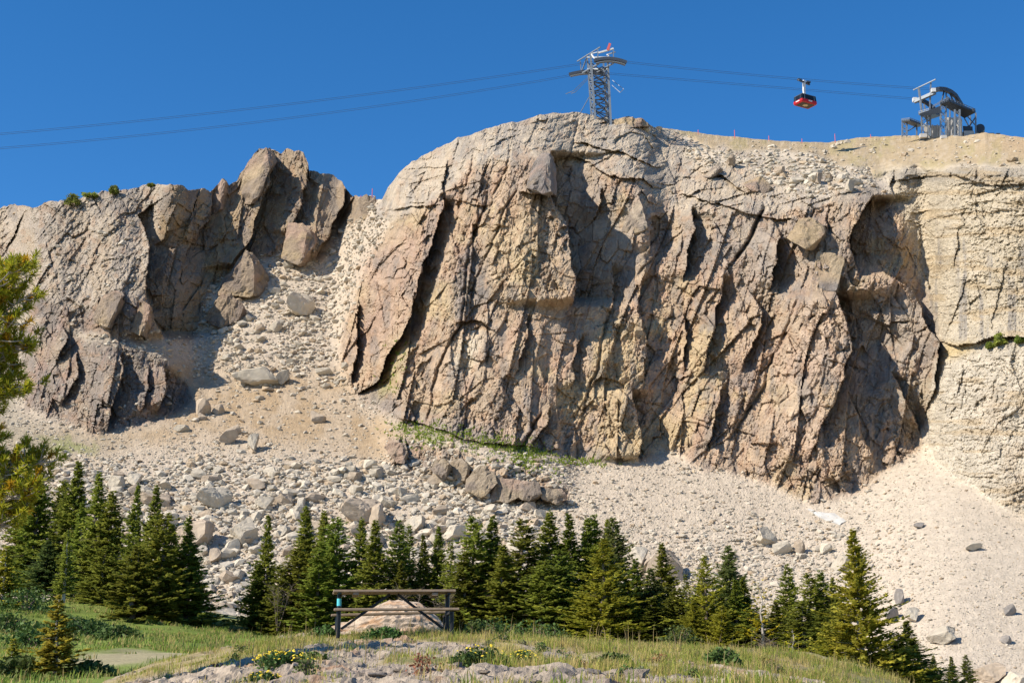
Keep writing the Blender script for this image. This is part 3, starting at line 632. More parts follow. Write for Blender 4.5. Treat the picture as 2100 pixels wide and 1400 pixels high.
kc += [Vector((x, 40, -1.8)) for x in (-10, -5, 0, 5, 10)] + [Vector((x, 52, -5.5)) for x in (-14, -7, 0, 7, 14)] + [Vector((s*16, y, -4)) for s in (-1, 1) for y in (0, 10, 20, 30)]
Gk_ = rbf(kc)
def rockmask(x, y):
    x = np.asarray(x, float); y = np.asarray(y, float)
    n = fbm(x/2.2, y/3.2, 511, 4)
    lx = x/np.maximum(y, 3)                                # left of the table: bare ledges; right: turf
    return sstep(-.15, .12, n + .30*sstep(.02, -.12, lx) + .0*lx - .6*sstep(24.0, 26.5, y) + .10)
def Gk(x, y):
    x = np.asarray(x, float); y = np.asarray(y, float)
    r = rockmask(x, y); h = Gk_(x, y)
    n = fbm(x/1.4+.2*fbm(x/.4, y/.4, 521, 2), y/.9, 513, 4)
    st = np.floor(n*5)/5 + .04*fbm(x/.12, y/.12, 517, 3)
    lay_ = .17*st + .07*fbm(x/.28, y/.35, 515, 4) + .055*facets(x+0*y, y, .20, 2.2, 60, 516, 1, .3, .3) + .035*facets(x+0*y, y, .085, 2.0, 70, 518, 1, .3, .2) - .05
    return h + r*lay_ + (1-r)*(.05*fbm(x/.6, y/.6, 519, 3))
xs = np.linspace(-11, 11, 620); ys = np.concatenate([np.linspace(-8, 9, 40), np.linspace(9.1, 31, 520), np.linspace(31.2, 52, 60)])
X, Y = np.meshgrid(xs, ys); Z = Gk(X, Y); r = rockmask(X, Y); nz = fbm(X/1.2, Y/1.2, 523, 4); nf = fbm(X/.3, Y/.3, 525, 3)
kcol = np.ones(X.shape+(3,))*C(.29, .235, .12); kcol = paint(kcol, sstep(0, .4, nz)*.6, (.15, .16, .05))
kcol = paint(kcol, r, (.34, .28, .215)); kcol = paint(kcol, r*sstep(.0, .4, nf)*.6, (.24, .20, .17)); kcol = paint(kcol, r*sstep(.15, .5, nz)*.6, (.50, .41, .31)); kcol = paint(kcol, r*sstep(.25, .5, fbm(X/.5, Y/.5, 527, 3))*.6, (.36, .21, .12))
i2 = np.arange(X.size).reshape(X.shape)
me = np_mesh('knoll', np.stack([X, Y, Z], -1).reshape(-1, 3), np.stack([i2[:-1, :-1], i2[:-1, 1:], i2[1:, 1:], i2[1:, :-1]], -1).reshape(-1, 4), M_knoll, kcol.reshape(-1, 3))
tag(link(bpy.data.objects.new('knoll', me)), kind='structure')

# ================================================================ rocks
def ico(sub):
    bm = bmesh.new(); bmesh.ops.create_icosphere(bm, subdivisions=sub, radius=1.0)
    bm.verts.ensure_lookup_table()
    V = np.array([v.co[:] for v in bm.verts]); F_ = np.array([[v.index for v in f.verts] for f in bm.faces]); bm.free(); return V, F_
ICO = {k: ico(k) for k in (1, 2, 3, 4, 5)}
def chisel(sub, seed, cuts=9, lo=.45, hi=.85, noise=.05, box=0.0):
    """a sphere cut by random planes: flat faces, blunt edges, rough skin"""
    rg = np.random.default_rng(seed); V, F_ = ICO[sub]; V = V.copy()
    if box: V = np.sign(V)*np.abs(V)**(1-box)
    n = rg.normal(size=(cuts, 3)); n /= np.linalg.norm(n, axis=1)[:, None]; d = rg.uniform(lo, hi, cuts)
    for k in range(cuts):
        e = V@n[k]-d[k]; V = V - np.clip(e, 0, None)[:, None]*n[k][None]*.97
    if noise:
        w = V*2.3+seed; h = fbm(w[:, 0]+w[:, 2]*.6, w[:, 1]-w[:, 2]*.5, seed, 4)*1.2 + .7*facets(w[:, 0]+.5*w[:, 2], w[:, 1]+.4*w[:, 2], .8, 1.4, 20, seed+3, 1, .3, .1) + .35*facets(w[:, 0]+.5*w[:, 2], w[:, 1]+.4*w[:, 2], .3, 1, 20, seed+5, 1, .3, 0)
        V = V*(1+noise*h)[:, None]
    return V/np.abs(V).max(0)[None], F_
ROCKM = {}
def rock_mesh(sub, k, mat, flat=False):
    key = (sub, k, mat.name)
    if key not in ROCKM:
        V, F_ = chisel(sub, 900+k*13+sub, 13, .42, .74, .07 if sub < 4 else .10, .25)
        ROCKM[key] = np_mesh('boulder', V, F_, mat)
    return ROCKM[key]
def boulder(u, v, w, h, label, mat=None, dep=None, k=None, sub=4, rz=None, name='boulder', group=None, tilt=.25, sink=.12, d=None):
    """u, v: centre of the boulder in the photo; w, h its size there in pixels"""
    dist = d or surf(u, v+h*.42)
    m = PXM(dist); mat = mat or M_bould
    k = random.randrange(7) if k is None else k
    o = bpy.data.objects.new(name, rock_mesh(sub, k, mat)); link(o)
    o.location = W(u, v+h*sink, dist - .12*h*m)
    dp = (dep or .8*(w+h)/2)
    o.scale = (w*m/2, dp*m/2, h*m/2*1.08)
    o.rotation_euler = (random.uniform(-.1, .1), random.uniform(-tilt, tilt)*.4, 0 if rz is None else rz)
    tag(o, label, 'boulder', group or 'boulders on the talus'); return o
big = [
 (435,1018,82,52,'large square-cut boulder with flat bright top and grey front, above the left firs',M_bould,.1),
 (502,1085,62,66,'blocky upright boulder with shaded right face, between the fir groups',M_bould,.35),
 (405,1085,105,78,'broad rounded boulder with rough dark right side, beside the tall left firs',M_bould_t,.2),
 (345,1060,62,52,'pale angular boulder wedged behind the tips of the left firs',M_bould,0),
 (318,1018,110,34,'long flat pale slab lying behind the left fir tips',M_bould_t,0),
 (527,765,105,54,'long flat grey boulder alone on the tan slope of the gully',M_bould,0),
 (580,772,30,34,'small block leaning on the right end of the long flat gully boulder',M_bould,0),
 (738,1046,100,64,'large tan boulder with dark cleft behind the fir tips above the picnic table',M_bould_t,.1),
 (775,1052,40,60,'dark narrow block on the right of the large tan boulder',M_bould_t,.1),
 (856,1068,56,42,'smooth rounded tan boulder above the short firs right of the table',M_bould,.1),
 (932,1086,60,40,'square pale block with dark right face above the narrow fir',M_bould,.2),
 (1368,1146,90,82,'big tan boulder with grey right face rising behind a small fir',M_bould_t,.2),
 (1312,1138,42,42,'pale boulder touching the left of the big tan boulder',M_bould,.1),
 (1332,1158,34,32,'grey rounded stone in front of the big tan boulder',M_bould_t,.1),
 (612,622,74,62,'large pale craggy boulder high in the left gully',M_bould,.3),
 (567,666,34,26,'bright white block with dark right end in the upper gully',M_bould,.1),
 (530,671,30,18,'low tan block just left of the bright white block in the upper gully',M_bould_t,.1),
 (650,853,40,30,'angular tan boulder with sharp shadow on the bare dirt slope',M_bould_t,.1),
 (376,877,40,15,'flat white slab lying alone on the dirt below the dark ribs',M_bould,.1),
 (521,905,26,42,'upright pale stone standing on the dirt slope',M_bould,.1),
 (470,893,40,34,'rounded tan boulder left of the upright stone on the dirt slope',M_bould_t,.1),
 (484,880,26,22,'small grey boulder perched behind the rounded tan boulder',M_bould_t,.1),
 (450,836,32,26,'grey boulder on yellowish dirt right of the dark ribs',M_bould_t,.1),
 (412,832,42,40,'yellowish boulder at the foot of the dark rib shadow',M_bould_t,.1),
 (414,853,24,18,'small rounded stone below the yellowish boulder',M_bould_t,.1),
 (243,988,42,34,'warm pale boulder with split right side above the left firs',M_bould,.1),
 (278,983,34,32,'sharp grey boulder beside the warm pale split boulder',M_bould,.1),
 (1570,1098,52,44,'bright white boulder with shaded foot in the right scree',M_bould,.1),
 (1604,1120,44,30,'cluster-edge grey block right of the bright white scree boulder',M_bould,.1),
 (1640,1118,28,34,'tilted slab fragment standing among the right scree blocks',M_bould_t,.3),
 (1690,1122,34,24,'pale block with a shaded notch left of the big spruce tip',M_bould,.1),
 (1730,1148,50,40,'flat pale boulder half hidden left of the big spruce crown',M_bould,.1),
 (1845,1222,26,38,'dark upright block standing right of the big spruce with long shadow',M_bould_d,.1),
 (1872,1258,36,32,'squat pale boulder right of the big spruce below the upright block',M_bould,.1),
 (1828,1258,30,34,'grey boulder touching the right branches of the big spruce',M_bould_d,.1),
 (2070,1248,28,24,'dark grey stone alone on the pale scree by the right edge',M_bould_d,.1),
 (2064,1309,26,20,'low dark stone below the lone dark stone on the right scree',M_bould_d,.1),
 (2040,1372,86,48,'large pinkish slab at the lower right corner behind small firs',M_bould_t,.1),
 (2085,1392,70,46,'pale rounded boulder cut by the lower right corner',M_bould,.1),
 (456,1256,96,38,'flat light grey slab lying on grass between the fir groups',M_bould,.1),
 (1886,1076,28,13,'flat grey stone with shaded face on the smooth scree',M_bould_d,.1),
 (1995,1120,40,16,'long low white stone with small shadow on the right scree',M_bould,.1),
 (665,760,40,16,'flat tilted slab on the gully slope right of the long boulder',M_bould,.3),
 (1145,1026,22,16,'small white block at the right end of the layered tan outcrop',M_bould,.1),
 (755,950,40,22,'pale flat boulder on the boulder field below the dirt slope',M_bould,.1),
 (612,1045,60,34,'wide pale block above the firs left of the table',M_bould,.1),
 (585,1020,50,36,'dark pitted boulder in the middle of the left boulder field',M_bould_t,.1),
 (545,1030,44,30,'rounded warm boulder left of the dark pitted boulder',M_bould,.1),
 (1935,1300,70,40,'broad pale boulder patch on the scree right of the big spruce',M_bould,2.6),
 (1010,1072,30,24,'small grey boulder between the paired fir tips in the centre',M_bould,.1),
 (690,1075,40,24,'triangular pale stone just above the fir tips behind the table',M_bould,.1)]
for i, (u, v, w, h, lb, m, rz) in enumerate(big):
    boulder(u, v, w, h, lb, m, k=i % 7, sub=4 if w > 45 else 3, rz=rz, d=None if lb.find('on grass') < 0 else 150)
# medium blocks: the largest of the rest are individuals, everything smaller is one rubble mesh
def talus_density(u, v):
    """(density weight, size factor)"""
    f = (1-samp(cliffmap, u, v))
    field = sstep(-50, 200, u)*(1-sstep(1000, 1250, u))*sstep(925, 975, v)
    right = sstep(1100, 1300, u)
    dirtm = samp(dirtmap, u, v); upper = (1-sstep(780, 860, v))*sstep(380, 420, u)*(1-sstep(760, 800, u))
    sz = 1.0 + 1.15*field + .5*upper - .25*right - .25*sstep(1750, 2000, u) + .55*right*(1-sstep(1650, 1900, u))*sstep(1040, 1120, v)
    sz = sz + .9*samp(mk['plat'], u, v) + 1.1*samp(mk['scar'], u, v)
    den = f*(1 - .75*dirtm)*(.55 + .45*sstep(-.35, .25, fbm(u/60, v/40, 601, 3)))
    return den, sz
cliffmap = np.clip(mk['cliff']+mk['dome']+mk['wall']+mk['out2']*.8+mk['out1']*.8+mk['left']*.8+mk['cove']*1.0+mk['plat']*.85, 0, 1)*(1-.85*mk['scar']*(1-mk['plat']))
dirtmap = poly([(330,730),(480,770),(690,770),(760,840),(880,900),(760,940),(640,915),(400,905),(200,930),(-320,960),(-320,900),(300,860)], 24)
NS = 125000
su = RNG.uniform(-60, 2160, NS); sv = RNG.uniform(250, 1425, NS)
vb_ = np.interp(su, ucol, vbot); vt_ = np.interp(su, ucol, vtop)
den, szf = talus_density(su, sv)
ok = (RNG.uniform(size=NS) < den) & (sv < vb_-1) & (sv > vt_+4)
su, sv, szf = su[ok], sv[ok], szf[ok]
size = np.clip(2.7*szf*RNG.uniform(.02, 1, len(su))**-.45, 2.2, 34)
order = np.argsort(-size); su, sv, size = su[order], sv[order], size[order]
NI = 240
LM = [(435,1018,'the square-cut boulder'),(502,1085,'the blocky upright boulder'),(405,1085,'the broad dark-sided boulder'),(345,1060,'the boulder behind the left fir tips'),(318,1018,'the flat slab above the left firs'),(527,765,'the long flat gully boulder'),
      (738,1046,'the large cleft boulder'),(856,1068,'the smooth tan boulder'),(932,1086,'the square pale block'),(1368,1146,'the big tan boulder'),(612,622,'the craggy gully boulder'),(567,666,'the bright white gully block'),(650,853,'the lone dirt-slope boulder'),(376,877,'the flat white slab'),
      (521,905,'the upright pale stone'),(450,836,'the grey boulder by the ribs'),(243,988,'the warm split boulder'),(1570,1098,'the bright white scree boulder'),(585,1020,'the dark pitted boulder'),(612,1045,'the wide pale block'),(755,950,'the flat boulder under the dirt slope'),(1010,985,'the layered tan outcrop'),
      (815,928,'the rounded outcrop at the dirt edge'),(1845,1222,'the dark upright block'),(545,1056,'the lone narrow fir tip'),(137,948,'the tallest left fir tip'),(660,1051,'the fir tips behind the table'),(1003,1060,'the wide fir clump'),(1700,1060,'the snow patch'),(1738,297,'the cabin shadow'),(1500,330,'the pale scar under the ridge'),(1960,330,'the station on the ridge'),(763,420,'the saddle poles'),(640,560,'the leaning crag slabs'),(230,430,'the skyline evergreens'),(456,1256,'the slab on the grass')]
used_l = {}
ORD = ['', 'second ', 'third ', 'fourth ', 'fifth ', 'sixth ', 'seventh ', 'eighth ', 'ninth ', 'tenth ', 'eleventh ', 'twelfth ', 'thirteenth ', 'fourteenth ', 'fifteenth ', 'sixteenth ']
def by_landmark(kind, u, v, lms, aspect=1.0):
    x, y, nm = min(lms, key=lambda q_: math.hypot(q_[0]-u, (q_[1]-v)*aspect)); dx, dy = u-x, (v-y)*aspect
    side = ('to the right of' if dx > 0 else 'to the left of') if abs(dx) > abs(dy) else ('below' if dy > 0 else 'above')
    if min(abs(dx), abs(dy)) > .45*max(abs(dx), abs(dy)): side = ('lower ' if dy > 0 else 'upper ')+('right of' if dx > 0 else 'left of')
    key = (kind, side, nm); n_ = used_l.get(key, 0); used_l[key] = n_+1
    return f"{ORD[min(n_, 15)]}{kind} {side} {nm}"
def region(u, v):
    if v < 800: return 'pale stone lying on the loose slope of the left gully'
    if u < 420: return 'pale block on the talus above the left firs'
    if u < 700: return 'pale block in the boulder field left of the table'
    if u < 1050: return 'pale block on the talus above the firs behind the table'
    if u < 1500: return 'pale stone on the scree below the main cliff'
    if u < 1800: return 'pale stone on the scree left of the big spruce tip'
    return 'pale stone on the smooth scree fan by the right edge'
for i in range(NI):
    u, v, s = su[i], sv[i], size[i]*random.uniform(.95, 1.15)
    rw = random.uniform(.9, 1.5); rh = random.uniform(.55, .95); tan_ = random.random() < .25
    o = boulder(u, v, s*rw, s*rh, by_landmark(('large ' if s > 24 else 'mid sized ' if s > 18 else 'small ')+('flat' if rw/rh > 1.9 else 'upright' if rw/rh < 1.35 else 'angular')+(' tan' if tan_ else ' pale')+' block', u, v, LM), M_bould_t if tan_ else M_bould, sub=2, k=random.randrange(7), rz=random.uniform(-3, 3), tilt=.6,
                group='loose blocks on the ' + ('gully slope' if v < 800 else 'left talus' if u < 1050 else 'right scree'))
su, sv, size = su[NI:], sv[NI:], size[NI:]
protos = [chisel(1, 40+k, 7, .45, .8, 0, .2) for k in range(8)]
d_ = surf_arr(su, sv); a_, b_ = ray(su, sv); n = len(su)
Vs = []; Fs = []; Cs = []; base = 0
nvv = len(protos[0][0]); pk = RNG.integers(0, 8, n)
PVs = np.array([p[0] for p in protos])[pk]                # n, nv, 3
ang = RNG.uniform(0, 6.28, n); ca, sa = np.cos(ang), np.sin(ang)
mm = size*d_/F_PX/2
sx = mm*RNG.uniform(.8, 1.5, n); sy = mm*RNG.uniform(.8, 1.3, n); sz_ = mm*RNG.uniform(.5, .95, n)
px = PVs[..., 0]*sx[:, None]; py = PVs[..., 1]*sy[:, None]; pz = PVs[..., 2]*sz_[:, None]
tl = RNG.uniform(-.5, .5, n); px, pz = px*np.cos(tl)[:, None]-pz*np.sin(tl)[:, None], px*np.sin(tl)[:, None]+pz*np.cos(tl)[:, None]
dd = d_ - .15*mm
V = np.stack([px*ca[:, None]-py*sa[:, None]+(a_*dd)[:, None], px*sa[:, None]+py*ca[:, None]+dd[:, None], pz+(b_*dd)[:, None]+.1*mm[:, None]], -1).reshape(-1, 3)
Fk = (protos[0][1][None]+ (np.arange(n)*nvv)[:, None, None]).reshape(-1, 3)
bc = np.array([.475, .42, .335])[None]*RNG.uniform(.78, 1.12, n)[:, None]; warm = RNG.uniform(size=n) < .15; bc[warm] *= np.array([.86, .76, .66])[None]
o = link(bpy.data.objects.new('rubble', np_mesh('rubble', V, Fk, M_rub, np.repeat(bc, nvv, 0)))); tag(o, kind='stuff')
o['label'] = 'pale broken rubble covering the talus slopes below the cliffs'; o['category'] = 'rubble'

# gravelly conglomerate boulder behind the table
V, F_ = chisel(5, 77, 5, .75, .95, .05, .1)
w_ = V*9; lump = facets(w_[:, 0]+.6*w_[:, 1], w_[:, 2]+.5*w_[:, 1], .55, 1, 0, 711, 1, .5, 1.2)+.7*facets(w_[:, 0]+.6*w_[:, 1], w_[:, 2]+.5*w_[:, 1], .25, 1, 0, 713)
V = V*(1+.032*lump)[:, None]
prof = np.interp(V[:, 0], [-1, -.55, -.25, .05, .45, .7, 1], [.62, .66, .85, 1.02, 1.05, .82, .5]); V[:, 2] = np.where(V[:, 2] > 0, V[:, 2]*prof, V[:, 2])
cc = np.ones((len(V), 3))*np.array([.42, .33, .245]); g = vnoise(w_[:, 0]*3, w_[:, 2]*3+w_[:, 1]*2, 5)
cc = cc*(.7+.7*g)[:, None]; og = sstep(.58, .72, vnoise(w_[:, 0]*.9+3, w_[:, 2]*.9+w_[:, 1], 8))[:, None]; og = og*.6; cc = cc*(1-og)+np.array([.48, .26, .12])*og
o = link(bpy.data.objects.new('boulder', np_mesh('boulder', V, F_, M_knoll, cc)))
kp = W(798, 1298, 31.2); o.location = (kp.x, 31.2, kp.z-.12); o.scale = (1.42, .8, .84)
tag(o, 'lumpy gravelly boulder with orange lichen directly behind the picnic table', 'boulder', 'boulders on the talus')

# flat stones of the ledge in the foreground
KL = [(580,1352,'the broad flowering bush'),(690,1300,'the left table post'),(920,1300,'the right table post'),(985,1372,'the loose flowering plant'),(1072,1350,'the compact flowering clump'),(400,1345,'the left end of the ledge'),(450,1400,'the lower left picture edge'),(800,1395,'the bottom edge under the table'),(1255,1360,'the green tussock'),(1400,1390,'the tall grass at right')]
for i in range(150):
    u = random.uniform(300, 1500); v = random.uniform(1318, 1402)
    d = random.uniform(15, 24); x = W(u, v, d).x
    if rockmask(x, d) < .5: continue
    s = .06*random.uniform(.08, 1)**-.55
    s_dk = random.random() < .55
    o = bpy.data.objects.new('ledge_stone', rock_mesh(2, i % 7, M_slab_g if s_dk else M_bould_t)); link(o)
    o.location = (x, d, float(Gk(x, d))+s*.12); o.scale = (s*random.uniform(.8, 1.5), s, s*random.uniform(.25, .5)); o.rotation_euler = (random.uniform(-.2, .2), random.uniform(-.25, .25), random.uniform(0, 6))
    tag(o, by_landmark(('dark' if s_dk else 'tan')+(' larger' if s > .12 else '')+' ledge stone', u, v, KL, 1.5), 'stone', 'flat stones on the foreground ledge')

# ================================================================ trees
def conifer(seed, H=12., Rr=.16, whorl=.26, nb=9, spray=.55, droop=.25, base=.03, power=.85, gap=.07, dense=23, asym=.45):
    """crown of many small needle sprays on whorled boughs; returns (verts, tris, colours)"""
    rg = np.random.default_rng(seed); Vs = []; cs = []
    z = base*H
    Rmax = Rr*H
    while z < H*.995:
        t = (z/H-base)/(1-base)
        prof = (1-t)**power*(.80+.2*min(1, t/.12+.3))
        for k in range(nb if t < .8 else max(4, nb-2)):
            if rg.random() < gap: continue
            az = rg.uniform(0, 2*math.pi); L = (Rmax*prof*(1-.25*t)*rg.choice([rg.uniform(.55, .95), rg.uniform(.9, 1.3)], p=[.7, .3])+.05)*(1+asym*(rg.random()-.5)*2)
            z0 = z+rg.uniform(-1.1, 1.1)*whorl
            rise = (.45*t-droop*(1-t))+rg.uniform(-.12, .12)
            m = max(3, int(dense*(.35+L/Rmax)))
            s = rg.uniform(.12, 1.02, m)**.8
            curl = .22*s**2.2
            r = L*s; zz = z0 + L*(rise*s+curl)
            side = rg.choice([-1., 0., 1.], m, p=[.4, .2, .4]); sp = spray*(.55+.6*rg.random(m))*(1-.62*t)*(.6+.5*(1-s))
            # direction of each spray: outward plus sideways, a little up
            phi = az + side*rg.uniform(.4, 1.1, m); el = rg.uniform(-.45, .85, m)+rise*.5
            dx, dy, dz = np.cos(phi)*np.cos(el), np.sin(phi)*np.cos(el), np.sin(el)
            ox, oy, oz = math.cos(az)*r, math.sin(az)*r, zz
            w = sp*rg.uniform(.28, .45, m)
            tx, ty = -np.sin(phi), np.cos(phi); roll = rg.uniform(-1.0, 1.0, m); tz = np.sin(roll); tx = tx*np.cos(roll); ty = ty*np.cos(roll)
            a = np.stack([ox, oy, oz], 1); d = np.stack([dx, dy, dz], 1); tt = np.stack([tx, ty, tz], 1)
            p0 = a-d*(sp*.15)[:, None]; p2 = a+d*sp[:, None]; pm = a+d*(sp*.45)[:, None]; dn = np.array([0, 0, -.12])*sp[:, None]
            q1 = pm+tt*w[:, None]+dn; q2 = pm-tt*w[:, None]+dn
            Vs.append(np.stack([p0, q1, p2, q2], 1).reshape(-1, 3))
            c = (.62+.75*rg.random(m))*(.85+.3*rg.random()); hue = rg.random(m)*.25
            cs.append(np.repeat(np.stack([c*(1+hue), c*(1+hue*.45), c*(1-hue*.4)], 1), 4, 0))
        z += whorl*(1-.45*t)*rg.uniform(.8, 1.2)
    V = np.concatenate(Vs); c = np.concatenate(cs); n = len(V)//4; i = np.arange(n)*4
    tri = np.concatenate([np.stack([i, i+1, i+2], 1), np.stack([i, i+2, i+3], 1)])
    return V, tri, c
def trunk_mesh(H, r, mat, seed, bend=.15, boughs=0):
    rg = random.Random(seed); mb = MB(); pts = []; rr = []
    for k in range(9):
        t = k/8; pts.append((bend*rg.uniform(-1, 1)*(t < .95)*t, bend*rg.uniform(-1, 1)*t*(t < .95), -.3+(H*.985+.3)*t)); rr.append(max(.012, r*(1-t)**.85))
    mb.tube(pts, rr, 7)
    for k in range(boughs):
        z = H*rg.uniform(.08, .85); a = rg.uniform(0, 6.28); L = H*.13*(1-z/H)+.2
        p = Vector((0, 0, z)); q = p+Vector((math.cos(a)*L, math.sin(a)*L, L*rg.uniform(-.25, .2))); mb.tube([p, (p+q)/2-Vector((0, 0, .05)), q], [.028, .018, .006], 4)
    me = bpy.data.meshes.new('trunk'); me.from_pydata(mb.v, [], mb.f); me.update(); me.materials.append(mat); return me
H0 = 12.
TP = {}
def proto(key, mat, barkm, **kw):
    V, tri, c = conifer(H=H0, **kw); TP[key] = (np_mesh('crown', V, tri, mat, c), trunk_mesh(H0, .17, barkm, kw['seed'], boughs=24))
proto('fir1', M_fir, M_bark, seed=1, Rr=.150, power=.80)
proto('fir2', M_fir, M_bark, seed=2, Rr=.165, power=.95, droop=.32)
proto('fir3', M_fir, M_bark, seed=3, Rr=.150, power=.70, gap=.18)
proto('fir4', M_fir, M_bark_g, seed=4, Rr=.17, power=1.1, base=.1)
proto('fir5', M_fir, M_bark, seed=5, Rr=.160, power=.6, dense=18, droop=.15)
proto('thin', M_fir, M_bark_g, seed=6, Rr=.085, power=.75, gap=.25, base=.12, dense=13, spray=.45)
proto('blue', M_blue, M_bark, seed=7, Rr=.17, power=.65, droop=.1)
proto('spruce', M_spr, M_bark_g, seed=8, Rr=.24, power=1.0, whorl=.21, nb=11, spray=.46, droop=.2, gap=.16, dense=32)
proto('yellow', M_spr, M_bark, seed=9, Rr=.23, power=.8, gap=.2, dense=22, droop=.05, spray=.5)
proto('sparse', M_pine, M_bark_g, seed=10, Rr=.21, power=.5, gap=.5, whorl=.55, nb=6, dense=9, base=.25, droop=-.2)
proto('young', M_spr, M_bark_g, seed=11, Rr=.16, power=.8, whorl=.42, nb=8, spray=.75, dense=18, gap=.08)
def tree(u, vt, vb, w, d, kind, label, name='fir_tree', group='conifers at the foot of the talus', rz=None):
    base = W(u, vb, d); tip = W(u, vt, d); h = tip.z-base.z
    e = empty(name, base); cr, tr = TP[kind]
    rr = {'fir1': .150, 'fir2': .165, 'fir3': .15, 'fir4': .17, 'fir5': .16, 'thin': .085, 'blue': .17, 'spruce': .24, 'yellow': .23, 'sparse': .21, 'young': .16}[kind]
    s = h/H0; sw = 1.55*(w*PXM(d))/(rr*H0)
    e.rotation_euler = (random.uniform(-.03, .03), random.uniform(-.035, .035), random.uniform(0, 6.28) if rz is None else rz); e.scale = (sw*random.uniform(.85, 1.15), sw*random.uniform(.85, 1.15), s)
    for nm, me in (('trunk', tr), ('crown', cr)): link(bpy.data.objects.new(nm, me), e)
    return tag(e, label, 'tree', group)
LG = 'firs in the left group'; CG = 'firs behind the picnic table'; RG_ = 'conifers right of centre'
